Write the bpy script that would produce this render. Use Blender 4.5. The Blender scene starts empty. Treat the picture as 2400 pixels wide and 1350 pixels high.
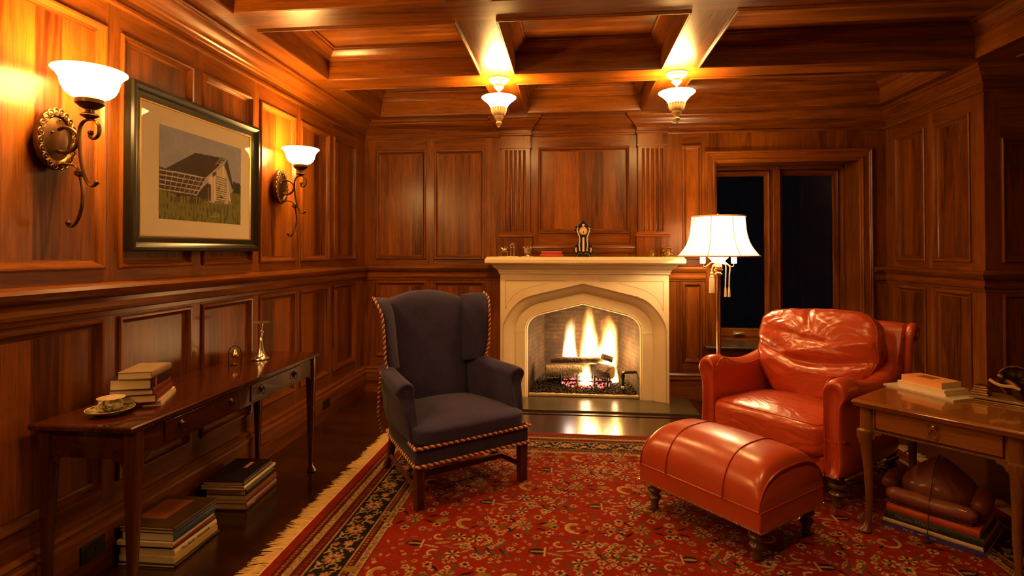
import bpy, bmesh, math, random
import numpy as np
from mathutils import Vector, Matrix, noise as mnoise
R=math.radians
PI=math.pi
random.seed(7)
scene=bpy.context.scene
COL=scene.collection

# ------------------------------------------------------------------ materials
def lin(c):
    return tuple(((v/255)/12.92 if v/255<=.04045 else (((v/255)+.055)/1.055)**2.4) for v in c)
class NT:
    def __init__(s,name):
        s.m=bpy.data.materials.new(name); s.m.use_nodes=True
        s.t=s.m.node_tree; s.n=s.t.nodes; s.l=s.t.links
        s.b=s.n['Principled BSDF']; s.out=s.n['Material Output']
    def new(s,t,**k):
        n=s.n.new(t)
        for a,v in k.items(): setattr(n,a,v)
        return n
    def link(s,a,b): s.l.new(a,b)
    def val(s,sock,v):
        if hasattr(v,'is_linked') or hasattr(v,'links'): s.l.new(v,sock)
        else: sock.default_value=v
    def math(s,op,a,b=None,c=None,clamp=False):
        n=s.new('ShaderNodeMath',operation=op); n.use_clamp=clamp
        s.val(n.inputs[0],a)
        if b is not None: s.val(n.inputs[1],b)
        if c is not None: s.val(n.inputs[2],c)
        return n.outputs[0]
    def obj(s): return s.new('ShaderNodeTexCoord').outputs['Object']
    def mapping(s,vec,scale=(1,1,1),loc=(0,0,0),rot=(0,0,0)):
        n=s.new('ShaderNodeMapping'); s.link(vec,n.inputs[0])
        n.inputs['Location'].default_value=loc; n.inputs['Rotation'].default_value=rot; n.inputs['Scale'].default_value=scale
        return n.outputs[0]
    def noise(s,vec,scale=5,detail=4,rough=.5,dist=0):
        n=s.new('ShaderNodeTexNoise'); s.link(vec,n.inputs['Vector'])
        n.inputs['Scale'].default_value=scale; n.inputs['Detail'].default_value=detail
        n.inputs['Roughness'].default_value=rough; n.inputs['Distortion'].default_value=dist
        return n.outputs[0]
    def mix(s,f,a,b,mode='MIX'):
        n=s.new('ShaderNodeMix',data_type='RGBA',blend_type=mode)
        s.val(n.inputs[0],f)
        for i,v in ((6,a),(7,b)):
            if isinstance(v,tuple): n.inputs[i].default_value=(*v[:3],1)
            else: s.link(v,n.inputs[i])
        return n.outputs[2]
    def ramp(s,f,stops,interp='LINEAR'):
        n=s.new('ShaderNodeValToRGB'); s.link(f,n.inputs[0]); cr=n.color_ramp; cr.interpolation=interp
        while len(cr.elements)<len(stops): cr.elements.new(.5)
        for e,(p,c) in zip(cr.elements,stops): e.position=p; e.color=(*c[:3],1)
        return n.outputs[0]
    def bump(s,h,strength=.2,dist=.002,normal=None):
        n=s.new('ShaderNodeBump'); s.link(h,n.inputs['Height']); n.inputs['Strength'].default_value=strength; n.inputs['Distance'].default_value=dist
        if normal is not None: s.link(normal,n.inputs['Normal'])
        return n.outputs[0]
    def setp(s,**k):
        for a,v in k.items():
            i=s.b.inputs[a.replace('_',' ')]
            if isinstance(v,(int,float)): i.default_value=v
            elif isinstance(v,tuple): i.default_value=(*v,1) if len(v)==3 else v
            else: s.link(v,i)
        return s.m
def plain(name,c,rough=.5,metal=0,spec=.5,var=.0,**k):
    t=NT(name)
    col=tuple(c)
    if var:
        nz=t.noise(t.obj(),25,4,.6)
        col=t.mix(nz,tuple(v*(1-var) for v in c),tuple(min(1,v*(1+var)) for v in c))
    t.setp(Base_Color=col,Roughness=rough,Metallic=metal,Specular_IOR_Level=spec,**k)
    return t.m
def wood(name,axis,dark,light,rough=.3,planks=0,coat=.10,fig=1.0,seed=0.,contrast=1.0,coatr=.24):
    """streaky hardwood: grain runs along axis (0,1,2); figure and plank tone from object coordinates"""
    t=NT(name); o=t.obj()
    def sc(c,a): 
        v=[c,c,c]; v[axis]=a; return tuple(v)
    oo=t.mapping(o,loc=(seed,seed*1.7,seed*.6))
    broad=t.noise(t.mapping(oo,sc(7,.55)),1,4,.55,.35)
    rings=t.math('SINE',t.math('MULTIPLY',broad,46.*fig))
    rings=t.math('MULTIPLY_ADD',rings,.5,.5)
    fine=t.noise(t.mapping(oo,sc(95,2.2)),1,5,.65)
    pores=t.noise(t.mapping(oo,sc(330,9)),1,2,.5)
    f=t.math('ADD',t.math('MULTIPLY',broad,.9*contrast),t.math('MULTIPLY',rings,.16*contrast))
    f=t.math('ADD',f,t.math('MULTIPLY',fine,.42))
    f=t.math('ADD',f,-.30)
    if planks:
        ws=[]
        sep=t.new('ShaderNodeSeparateXYZ'); t.link(oo,sep.inputs[0])
        comb=t.new('ShaderNodeCombineXYZ')
        for a in range(3):
            if a==axis: comb.inputs[a].default_value=0
            else: t.link(t.math('FLOOR',t.math('MULTIPLY',sep.outputs[a],planks)),comb.inputs[a])
        wn=t.new('ShaderNodeTexWhiteNoise'); t.link(comb.outputs[0],wn.inputs[0])
        f=t.math('ADD',f,t.math('MULTIPLY_ADD',wn.outputs[0],.42,-.21))
    mid=tuple((a+b)/2 for a,b in zip(dark,light))
    c=t.ramp(f,[(.12,dark),(.5,mid),(.9,light)])
    c=t.mix(t.math('MULTIPLY',t.math('GREATER_THAN',pores,.60),.35),c,tuple(v*.45 for v in dark))
    rg=t.math('MULTIPLY_ADD',fine,.16,rough-.08)
    t.setp(Base_Color=c,Roughness=rg,Normal=t.bump(fine,.12,.0008),Coat_Weight=coat,Coat_Roughness=coatr,Specular_IOR_Level=.27)
    return t.m
DK=(.050,.0095,.0011); LT=(.345,.104,.010)
M={}
M['wx']=wood('walnut_across',0,DK,LT,.30,0,seed=1.3)
M['wy']=wood('walnut_lengthwise',1,DK,LT,.30,0,seed=2.1)
M['wz']=wood('walnut_upright',2,DK,LT,.30,0,seed=.4)
M['pz']=wood('walnut_panel',2,DK,LT,.32,9.0,seed=3.7,fig=1.3)
M['cx']=wood('walnut_coffer',0,DK,(.33,.105,.013),.34,5.0,seed=5.)
WX,WY,WZ,PZ,CX_=range(5)
WOODS=[M['wx'],M['wy'],M['wz'],M['pz'],M['cx']]
M['mould']=M['wx']
M['mahog']=wood('mahogany',1,(.022,.004,.0015),(.115,.022,.006),.22,0,coat=.75,seed=8,coatr=.06)
M['mahogz']=wood('mahogany_leg',2,(.03,.006,.002),(.13,.030,.008),.25,0,coat=.5,seed=9)
M['yew']=wood('burr_walnut',0,(.11,.034,.006),(.44,.165,.028),.22,0,coat=.75,seed=11,fig=.6,coatr=.06)
M['yewz']=wood('walnut_leg',2,(.10,.034,.010),(.30,.12,.034),.22,0,coat=.6,seed=12,fig=.4)
M['floor']=wood('floor_boards',0,(.012,.003,.001),(.070,.020,.004),.20,0,coat=.6,seed=14)
M['chleg']=wood('dark_leg',2,(.045,.012,.005),(.17,.05,.018),.3,0,coat=.4,seed=15)
def stone():
    t=NT('limestone'); o=t.obj()
    n=t.noise(o,6,5,.6); f=t.noise(o,160,3,.6)
    c=t.mix(n,(.80,.66,.43),(.90,.77,.53)); c=t.mix(t.math('MULTIPLY',f,.25),c,(.5,.4,.25))
    return t.setp(Base_Color=c,Roughness=.62,Normal=t.bump(f,.12,.001),Specular_IOR_Level=.3)
M['stone']=stone()
M['mortar']=plain('pale_mortar',(.88,.80,.62),.8)
M['groove']=plain('incised_line',(.30,.20,.08),.8)
M['slate']=plain('slate_hearth',(.075,.065,.04),.22,0,.5,.35)
def brick():
    t=NT('firebrick'); o=t.obj()
    sep=t.new('ShaderNodeSeparateXYZ'); t.link(o,sep.inputs[0])
    s=t.math('ADD',sep.outputs[0],sep.outputs[1])
    cb=t.new('ShaderNodeCombineXYZ'); t.link(s,cb.inputs[0]); t.link(sep.outputs[2],cb.inputs[1])
    b=t.new('ShaderNodeTexBrick'); t.link(cb.outputs[0],b.inputs['Vector'])
    b.inputs['Scale'].default_value=1; b.inputs['Brick Width'].default_value=.2; b.inputs['Row Height'].default_value=.042; b.inputs['Mortar Size'].default_value=.004
    b.inputs['Color1'].default_value=(.085,.042,.018,1); b.inputs['Color2'].default_value=(.045,.024,.011,1); b.inputs['Mortar'].default_value=(.17,.105,.05,1)
    n=t.noise(o,9,5,.65); n2=t.noise(o,40,4,.7)
    c=t.mix(t.math('MULTIPLY',n2,.5),b.outputs[0],(.11,.06,.026)); c=t.mix(t.math('MULTIPLY_ADD',n,2.6,-1.0,clamp=True),(.03,.022,.016),c)
    return t.setp(Base_Color=c,Roughness=.85,Normal=t.bump(n2,.6,.006))
M['brick']=brick()
def leather(name,c1,c2,wr=.5,rough=.34):
    t=NT(name); o=t.obj()
    n=t.noise(o,4,4,.55); c=t.mix(n,c1,c2)
    d=t.noise(o,3.0,2,.5)
    w=t.noise(t.mapping(o,(3.2,4,4.6)),1.3,2.2,.5,1.6)
    rid=t.math('ABSOLUTE',t.math('SUBTRACT',w,.5)); rid=t.math('MULTIPLY',rid,-6.)
    v=t.new('ShaderNodeTexVoronoi'); v.inputs['Scale'].default_value=380; t.link(o,v.inputs[0])
    nb=t.bump(v.outputs[0],.10,.0006)
    nb=t.bump(rid,wr,.006,nb) if wr else nb
    return t.setp(Base_Color=c,Roughness=t.math('MULTIPLY_ADD',n,.14,rough-.07),Normal=nb,Coat_Weight=.45,Coat_Roughness=.20,Specular_IOR_Level=.6)
RD1=(.46,.062,.020); RD2=(.62,.100,.032)
M['leather']=leather('red_leather',RD1,RD2,.10)
M['leatherw']=leather('creased_red_leather',RD1,RD2,.50,.30)
M['leatherp']=plain('red_leather_piping',(.36,.045,.02),.35)
M['brownleather']=leather('brown_leather',(.16,.035,.016),(.23,.052,.024),.3,.68)
def fabric():
    t=NT('navy_damask'); o=t.obj()
    w=t.new('ShaderNodeTexWave',wave_type='BANDS',bands_direction='DIAGONAL'); t.link(t.mapping(o,(1,.7,1.3)),w.inputs[0])
    w.inputs['Scale'].default_value=44; w.inputs['Distortion'].default_value=3.5; w.inputs['Detail'].default_value=2
    mask=t.noise(o,8.5,2,.5); m=t.math('GREATER_THAN',mask,.56)
    s=t.math('GREATER_THAN',w.outputs[0],.62); k=t.math('MULTIPLY',m,s)
    fl=t.noise(o,420,2,.6)
    c=t.mix(fl,(.032,.027,.085),(.048,.040,.122)); c=t.mix(t.math('MULTIPLY',k,.5),c,(.015,.012,.022))
    return t.setp(Base_Color=c,Roughness=.85,Normal=t.bump(fl,.25,.001),Sheen_Weight=.12,Sheen_Roughness=.5,Specular_IOR_Level=.2)
M['navy']=fabric()
M['gold_cord']=plain('gold_cord',(.78,.50,.26),.6)
M['red_cord']=plain('maroon_cord',(.20,.03,.02),.7)
M['brass']=plain('brass',(.83,.56,.22),.18,1)
M['oldbrass']=plain('antique_brass',(.45,.27,.10),.3,1,var=.3)
M['silver']=plain('silver',(.95,.90,.78),.24,1)
M['silverm']=plain('matt_silver',(.72,.62,.44),.35,1)
M['bronze']=plain('bronze',(.11,.055,.022),.38,1,var=.4)
M['bronzeg']=plain('gilded_bronze',(.13,.07,.028),.55,1,var=.5)
M['antq']=plain('painted_plaster_metal',(.62,.44,.24),.55,0,var=.3)
M['darkmetal']=plain('dark_drawer_metal',(.10,.07,.05),.3,1)
M['black']=plain('black_lacquer',(.012,.010,.009),.28)
M['blackpl']=plain('black_plastic',(.01,.01,.011),.35)
M['frame']=plain('black_frame',(.012,.009,.004),.33,0,.32,.2)
M['gilt']=plain('gilt_lip',(.75,.48,.15),.3,.9)
M['mat']=plain('cream_mount',(.96,.85,.62),.7)
M['paper']=NT('page_block').m
def pages():
    t=NT('book_pages'); o=t.obj()
    n=t.noise(t.mapping(o,(4,4,900)),1,2,.5)
    c=t.mix(n,(.60,.48,.29),(.86,.72,.48))
    return t.setp(Base_Color=c,Roughness=.8)
M['pages']=pages()
M['ivory']=plain('ivory_cloth',(.80,.66,.46),.7)
M['tassel']=plain('cream_silk_tassel',(.80,.66,.46),.6)
M['fringe']=plain('cotton_fringe',(.62,.42,.17),.85,0,.2,.25)
M['winblack']=plain('night_ground',(.004,.004,.005),.9)
def glass(name,tint=(1,1,1),ior=1.5,rough=0.0):
    t=NT(name); t.n.remove(t.b)
    g=t.new('ShaderNodeBsdfGlossy'); g.inputs['Roughness'].default_value=rough
    tr=t.new('ShaderNodeBsdfTransparent'); tr.inputs[0].default_value=(*tint,1)
    fr=t.new('ShaderNodeFresnel'); fr.inputs[0].default_value=ior
    mx=t.new('ShaderNodeMixShader'); t.link(fr.outputs[0],mx.inputs[0]); t.link(tr.outputs[0],mx.inputs[1]); t.link(g.outputs[0],mx.inputs[2])
    t.link(mx.outputs[0],t.out.inputs[0]); return t.m
M['glass']=glass('window_glass')
M['crystal']=glass('clear_glass',(.985,.99,.985),1.14)
M['picglass']=glass('picture_glass',(1,1,1),1.2)
def lampglass(name,c,s,tl=(.9,.75,.5)):
    t=NT(name)
    t.setp(Base_Color=tl,Roughness=.35,Emission_Color=c,Emission_Strength=s,Specular_IOR_Level=.4)
    return t.m
M['alab']=lampglass('lit_alabaster_glass',(1,.55,.16),92.0)
M['alab2']=lampglass('dimmer_lit_alabaster_glass',(1,.55,.16),34.0)
M['alabs']=lampglass('lit_sconce_glass',(1,.52,.14),84.0)
M['alabrim']=lampglass('alabaster_rim',(1,.66,.26),2.6)
M['shade']=lampglass('lit_silk_shade',(1,.78,.50),3.4,(.9,.8,.65))
M['shadeseam']=lampglass('silk_shade_seam',(1,.66,.36),1.0,(.8,.6,.4))
M['candle']=lampglass('lit_candle_sleeve',(1,.80,.45),6.0)
def cover(name,c,rough=.4): 
    return plain(name,c,rough,var=.12)
CV={k:cover('cover_'+k,v) for k,v in dict(taupe=(.30,.21,.12),black=(.02,.015,.012),darkred=(.20,.03,.015),cream=(.84,.70,.48),brown=(.10,.045,.02),blue=(.05,.09,.18),
    red=(.42,.04,.02),green=(.022,.035,.02),orange=(.95,.42,.16),yellow=(.70,.45,.14),navyblue=(.05,.05,.32),brick=(.45,.07,.025),charcoal=(.03,.025,.022),rust=(.36,.11,.03),teal=(.06,.11,.13),dusk=(.05,.035,.04)).items()}

# ------------------------------------------------------------------ geometry helpers
def finish(o,parent=None,smooth=True,ang=35,bevel=0,sub=0,solid=0,bseg=2):
    if parent is not None: o.parent=parent
    me=o.data
    if smooth:
        me.shade_smooth()
        if ang: me.set_sharp_from_angle(angle=R(ang))
    if solid:
        md=o.modifiers.new('solid','SOLIDIFY'); md.thickness=solid; md.offset=0
    if bevel:
        md=o.modifiers.new('bevel','BEVEL'); md.width=bevel; md.segments=bseg; md.limit_method='ANGLE'; md.angle_limit=R(40); md.harden_normals=False
    if sub:
        md=o.modifiers.new('sub','SUBSURF'); md.levels=sub; md.render_levels=sub
    return o
class MB:
    def __init__(s): s.b=bmesh.new()
    def f(s,vs,mi=0):
        try: fc=s.b.faces.new(vs); fc.material_index=mi; return fc
        except ValueError: return None
    def v(s,p): return s.b.verts.new(p)
    def quad(s,pts,mi=0): return s.f([s.v(p) for p in pts],mi)
    def box(s,a,b,mi=0):
        x0,y0,z0=[min(p,q) for p,q in zip(a,b)]; x1,y1,z1=[max(p,q) for p,q in zip(a,b)]
        V=[s.v(p) for p in ((x0,y0,z0),(x1,y0,z0),(x1,y1,z0),(x0,y1,z0),(x0,y0,z1),(x1,y0,z1),(x1,y1,z1),(x0,y1,z1))]
        for q in ((0,3,2,1),(4,5,6,7),(0,1,5,4),(1,2,6,5),(2,3,7,6),(3,0,4,7)): s.f([V[i] for i in q],mi)
        return V
    def rings(s,rings,closed=True,cap=(True,True),mi=0,loop=False,fm=None):
        rs=[[s.v(p) for p in r] for r in rings]
        n=len(rs[0]); m=len(rs)
        for i in range(m if loop else m-1):
            a,b=rs[i],rs[(i+1)%m]
            for j in range(n if closed else n-1):
                k=(j+1)%n
                s.f([a[j],a[k],b[k],b[j]],fm(i,j) if fm else mi)
        if not loop and closed:
            if cap[0]: s.f(list(reversed(rs[0])),mi)
            if cap[1]: s.f(rs[-1],mi)
        return rs
    def lathe(s,prof,c=(0,0,0),n=24,mi=0,cap=(True,True),ax='z',sc=(1,1)):
        rr=[]
        for r,z in prof:
            ring=[]
            for i in range(n):
                a=2*PI*i/n; x,y=r*math.cos(a)*sc[0],r*math.sin(a)*sc[1]
                p={'z':(x,y,z),'x':(z,x,y),'y':(x,z,-y) if 0 else (y,z,x)}[ax]
                ring.append((c[0]+p[0],c[1]+p[1],c[2]+p[2]))
            rr.append(ring)
        return s.rings(rr,True,cap,mi)
    def tube(s,pts,r,n=8,mi=0,loop=False,flat=None,cap=True,up=None):
        P=[Vector(p) for p in pts]; m=len(P); rr=[]
        prevN=None
        for i in range(m):
            if loop: t=(P[(i+1)%m]-P[i-1])
            else: t=P[min(i+1,m-1)]-P[max(i-1,0)]
            if t.length<1e-9: t=Vector((0,0,1))
            t.normalize()
            if prevN is None:
                a=Vector(up) if up else (Vector((0,0,1)) if abs(t.z)<.9 else Vector((1,0,0)))
                nn=(a-t*a.dot(t)).normalized()
            else: 
                nn=prevN-t*prevN.dot(t)
                nn=nn.normalized() if nn.length>1e-6 else Vector((1,0,0))
            prevN=nn; bb=t.cross(nn)
            ri=r[i] if isinstance(r,(list,tuple)) else r
            fx,fy=flat if flat else (1,1)
            rr.append([tuple(P[i]+nn*(math.cos(2*PI*k/n)*ri*fx)+bb*(math.sin(2*PI*k/n)*ri*fy)) for k in range(n)])
        return s.rings(rr,True,(cap,cap),mi,loop)
    def prism(s,poly,axis,a,b,mi=0):
        def P(u,v,w):
            return {0:(w,u,v),1:(u,w,v),2:(u,v,w)}[axis]
        return s.rings([[P(u,v,a) for u,v in poly],[P(u,v,b) for u,v in poly]],True,(True,True),mi)
    def sphere(s,c,r,n=8,m=6,mi=0,sc=(1,1,1)):
        prof=[(max(1e-4,r*math.sin(PI*i/m)),-r*math.cos(PI*i/m)) for i in range(m+1)]
        rr=[[(c[0]+p*math.cos(2*PI*k/n)*sc[0],c[1]+p*math.sin(2*PI*k/n)*sc[1],c[2]+z*sc[2]) for k in range(n)] for p,z in prof]
        return s.rings(rr,True,(True,True),mi)
    def xf(s,mat): bmesh.ops.transform(s.b,matrix=mat,verts=s.b.verts); return s
    def build(s,name,mats,parent=None,clean=True,**k):
        if clean: bmesh.ops.recalc_face_normals(s.b,faces=s.b.faces)
        me=bpy.data.meshes.new(name); s.b.to_mesh(me); s.b.free()
        for m in (mats if isinstance(mats,(list,tuple)) else [mats]): me.materials.append(m)
        o=bpy.data.objects.new(name,me); COL.objects.link(o)
        return finish(o,parent,**k)
def thing(name,label,cat,loc=(0,0,0),rz=0,group=None):
    o=bpy.data.objects.new(name,None); COL.objects.link(o); o.location=loc; o.rotation_euler=(0,0,rz)
    o.empty_display_size=.05
    o['label']=label; o['category']=cat
    if group: o['group']=group
    return o
def tag(o,label,cat,group=None):
    o['label']=label; o['category']=cat
    if group: o['group']=group
    return o
def struct(o): o['kind']='structure'; return o
def copy_tree(o,parent=None):
    c=o.copy(); COL.objects.link(c)
    if parent is not None: c.parent=parent
    for ch in list(o.children): copy_tree(ch,c)
    return c
def light(name,loc,power,col,rad=.03,parent=None,typ='POINT'):
    d=bpy.data.lights.new(name,typ); d.energy=power; d.color=col
    d.shadow_soft_size=rad
    o=bpy.data.objects.new(name,d); COL.objects.link(o); o.location=loc
    if parent is not None: o.parent=parent
    return o
def text(name,s,size,mat,parent,mtx,extrude=.0004,align='LEFT',width=None):
    c=bpy.data.curves.new(name,'FONT'); c.body=s; c.size=size; c.extrude=extrude; c.align_x=align; c.align_y='CENTER'; c.resolution_u=2
    o=bpy.data.objects.new(name,c); COL.objects.link(o)
    bpy.context.view_layer.update()
    dg=bpy.context.evaluated_depsgraph_get(); me=bpy.data.meshes.new_from_object(o.evaluated_get(dg))
    bpy.data.objects.remove(o); bpy.data.curves.remove(c)
    if width:
        xs=[v.co.x for v in me.vertices]
        if xs:
            w=max(xs)-min(xs); k=width/max(w,1e-6)
            for v in me.vertices: v.co.x*=k
    me.materials.clear(); me.materials.append(mat)
    o=bpy.data.objects.new(name,me); COL.objects.link(o); o.parent=parent; o.matrix_local=mtx
    return o
def catmull(pts,n=6,loop=False):
    P=[Vector(p) for p in pts]; out=[]; m=len(P)
    rng=range(m) if loop else range(m-1)
    for i in rng:
        p0=P[i-1] if (loop or i>0) else P[0]; p1=P[i]; p2=P[(i+1)%m] ; p3=P[(i+2)%m] if (loop or i+2<m) else P[-1]
        for k in range(n):
            t=k/n
            out.append(.5*((2*p1)+(-p0+p2)*t+(2*p0-5*p1+4*p2-p3)*t*t+(-p0+3*p1-3*p2+p3)*t**3))
    if not loop: out.append(P[-1])
    return out
def sweep_plan(path,prof,mi=0,mb=None,fm=None):
    """profile [(d,z)] swept along a plan polyline; d grows to the right of travel, mitred"""
    mb=mb or MB(); P=[Vector(p) for p in path]; n=len(P); rr=[]
    for i in range(n):
        def nrm(a,b): t=(b-a).normalized(); return Vector((t.y,-t.x))
        if i==0: m=nrm(P[0],P[1])
        elif i==n-1: m=nrm(P[-2],P[-1])
        else:
            n1,n2=nrm(P[i-1],P[i]),nrm(P[i],P[i+1]); m=(n1+n2); m=m/(m.dot(n1)) if m.length>1e-6 else n1
        rr.append([(P[i].x+m.x*d,P[i].y+m.y*d,z) for d,z in prof])
    def fmm(i,j):
        t=P[i+1]-P[i]; return WX if abs(t.x)>abs(t.y) else WY
    mb.rings(rr,True,(True,True),mi,fm=fm or fmm)
    return mb
def pbox(size,p=6,n=20,crown=0,disp=None,crowny=0):
    """puffy cushion: cube mapped through a p-norm, with crown on top; returns MB and map function"""
    a,b,c=[q/2 for q in size]
    def mp(u,v,w):
        l=(abs(u)**p+abs(v)**p+abs(w)**p)**(1/p); l=max(l,1e-6); m=max(abs(u),abs(v),abs(w))
        u2,v2,w2=u/l*m,v/l*m,w/l*m
        x,y,z=u2*a,v2*b,w2*c
        z+=(crown if w2>0 else -crown*.3)*abs(w2)*(1-u2*u2)*(1-v2*v2)
        y-=crowny*(1 if v2<0 else 0)*abs(v2)*(1-u2*u2)*(1-w2*w2)
        q=Vector((x,y,z))
        if disp: q=disp(q,(u2,v2,w2))
        return q
    bm=bmesh.new(); bmesh.ops.create_cube(bm,size=2); bmesh.ops.subdivide_edges(bm,edges=bm.edges[:],cuts=n,use_grid_fill=True)
    for v in bm.verts: v.co=mp(*v.co)
    mb=MB(); mb.b.free(); mb.b=bm
    return mb,mp
def cord(path,r,parent,name='piping_cord',pitch=.03,loop=False):
    """two-ply twisted cord in gold and maroon along a path"""
    P=[Vector(p) for p in path]
    L=[0]
    for i in range(1,len(P)): L.append(L[-1]+(P[i]-P[i-1]).length)
    tot=L[-1]; n=max(8,int(tot/pitch*8))
    S=[]; j=0
    for k in range(n+1):
        d=tot*k/n
        while j<len(P)-2 and L[j+1]<d: j+=1
        tt=(d-L[j])/max(L[j+1]-L[j],1e-9); S.append(P[j].lerp(P[j+1],min(1,tt)))
    mb=MB(); nn=None
    strands=[[],[]]
    for k in range(n+1):
        t=(S[min(k+1,n)]-S[max(k-1,0)]).normalized()
        if nn is None: a=Vector((0,0,1)) if abs(t.z)<.9 else Vector((1,0,0)); nn=(a-t*a.dot(t)).normalized()
        nn=(nn-t*nn.dot(t)).normalized(); bb=t.cross(nn); ph=2*PI*(tot*k/n)/pitch
        for q in range(2):
            a=ph+q*PI; strands[q].append(S[k]+nn*(math.cos(a)*r*.55)+bb*(math.sin(a)*r*.55))
    mb.tube(strands[0],r*.62,6,0); mb.tube(strands[1],r*.62,6,1)
    return mb.build(name,[M['gold_cord'],M['red_cord']],parent,clean=True)
def nails(pts,r,parent,mat,name='nailhead_trim'):
    mb=MB()
    for p in pts: mb.sphere(p,r,6,4)
    o=mb.build(name,mat,parent); o['kind']='stuff'; return o
def along(a,b,step):
    a,b=Vector(a),Vector(b); n=max(1,int((b-a).length/step)); return [a.lerp(b,i/n) for i in range(n+1)]
# ------------------------------------------------------------------ room shell
XL,YB,XR,YC,XN,YN=-1.93,5.05,2.69,3.92,3.6,-1.6
ZS,ZC=2.52,2.72
PR=[(0,0),(0,.009),(.006,.0135),(.014,.012),(.020,.003),(.026,-.011),(.034,-.015),(.041,-.015)]
def panel_wall(name,P,u0,u1,v0,v1,panels,voids,hm):
    mb=MB(); us=sorted({u0,u1,*[q for p in panels+voids for q in p[:2]]}); vs=sorted({v0,v1,*[q for p in panels+voids for q in p[2:]]})
    us=[u for u in us if u0<=u<=u1]; vs=[v for v in vs if v0<=v<=v1]
    for i in range(len(us)-1):
        for j in range(len(vs)-1):
            cu,cv=(us[i]+us[i+1])/2,(vs[j]+vs[j+1])/2
            if any(a<cu<b and c<cv<d for a,b,c,d in panels+voids): continue
            hor=any(a<cu<b for a,b,c,d in panels)
            mb.quad([P(us[i],vs[j],0),P(us[i+1],vs[j],0),P(us[i+1],vs[j+1],0),P(us[i],vs[j+1],0)],hm if hor else WZ)
    for a,b,c,d in panels:
        rr=[[P(a+s,c+s,h),P(b-s,c+s,h),P(b-s,d-s,h),P(a+s,d-s,h)] for s,h in PR]
        rs=mb.rings(rr,True,(False,False),fm=lambda i,j:(hm if j in(0,2) else WZ))
        mb.f(rs[-1],PZ)
    o=mb.build(name,WOODS,ang=20); return struct(o)
PL=lambda u,v,d:(XL+d,u,v)
PB=lambda u,v,d:(u,YB-d,v)
PRr=lambda u,v,d:(XR-d,u,v)
PC=lambda u,v,d:(u,YC-d,v)
PN=lambda u,v,d:(u,YN+d,v)
PX=lambda u,v,d:(XN-d,u,v)
UP=(1.237,2.252); LO=(.33,1.03)
ycols=[(1.655,2.116),(2.19,2.651),(2.73,3.193),(3.272,3.724),(3.80,4.272),(4.352,4.821)]
ycols=[(a-.54*k,b-.54*k) for k in range(5,0,-1) for a,b in [(1.575,2.035)]]+ycols[1:] if 0 else [(-1.12,-.66),(-.58,-.12),(-.04,.42),(.50,.96),(1.04,1.50)]+ycols
panel_wall('wall_left',PL,YN,YB,0,ZS,[(a,b,*z) for a,b in ycols for z in (UP,LO)],[],WY)
bp=[(-1.814,-1.339),(-1.258,-.789),(.989,1.155)]
panel_wall('wall_back',PB,XL,XR,0,ZS,[(a,b,*z) for a,b in bp for z in (UP,LO)]+[(-.29,.524,1.472,2.257)],
    [(1.286,2.47,.485,2.09),(-.42,.64,0,.98)],WX)
rc=[(4.043,4.434),(4.524,4.915)]
panel_wall('wall_right',PRr,YC,YB,0,ZS,[(a,b,*z) for a,b in rc for z in (UP,LO)],[],WY)
panel_wall('wall_right_return',PC,XR,XN,0,ZS,[(2.79,3.45,UP[0],2.05),(2.79,3.45,*LO)],[],WX)
panel_wall('wall_right_near',PX,YN,YC,0,ZS,[(-1.5+.9*k,-.7+.9*k,*z) for k in range(6) for z in (UP,LO)],[],WY)
panel_wall('wall_near',PN,XL,XN,0,ZS,[(-1.8+.9*k,-1.0+.9*k,*z) for k in range(6) for z in (UP,LO)],[],WX)
# floor
mb=MB(); mb.box((XL-.05,YN-.05,-.05),(XN+.05,YB+.6,0)); struct(mb.build('floor',M['floor'],smooth=False))
# ceiling
cxs=[(-1.70,-.60),(-.385,.61),(.83,2.52),(2.75,3.4)]; cys=[(-1.35,-.67),(-.45,.43),(.65,1.53),(1.75,2.63),(2.85,3.73),(3.95,4.80)]
cof=[(a,b,c,d) for a,b in cxs for c,d in cys if not (a>2.6 and d>3.8)]
mb=MB(); us=sorted({XL-.02,XN+.02,*[q for p in cxs for q in p]}); vs=sorted({YN-.02,YB+.02,*[q for p in cys for q in p]})
for i in range(len(us)-1):
    for j in range(len(vs)-1):
        cu,cv=(us[i]+us[i+1])/2,(vs[j]+vs[j+1])/2
        if any(a<cu<b and c<cv<d for a,b,c,d in cof): continue
        hor=not any(c<cv<d for c,d in cys)
        mb.quad([(us[i],vs[j],ZS),(us[i+1],vs[j],ZS),(us[i+1],vs[j+1],ZS),(us[i],vs[j+1],ZS)],WX if hor else WY)
CP=[(0,0),(0,-.008),(.004,-.012),(.011,-.012),(.015,-.006),(.018,.01),(.018,.118),(.026,.12),(.030,.128),(.036,.130),(.040,.138),(.052,.150),(.066,.162),(.078,.176),(.080,.184),(.090,.186),(.092,.2)]
for a,b,c,d in cof:
    rr=[[(a+s,c+s,ZS+h),(b-s,c+s,ZS+h),(b-s,d-s,ZS+h),(a+s,d-s,ZS+h)] for s,h in CP]
    rs=mb.rings(rr,True,(False,False),fm=lambda i,j:(WX if j in(0,2) else WY)); mb.f(rs[-1],CX_)
struct(mb.build('ceiling',WOODS,ang=20))
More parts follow.
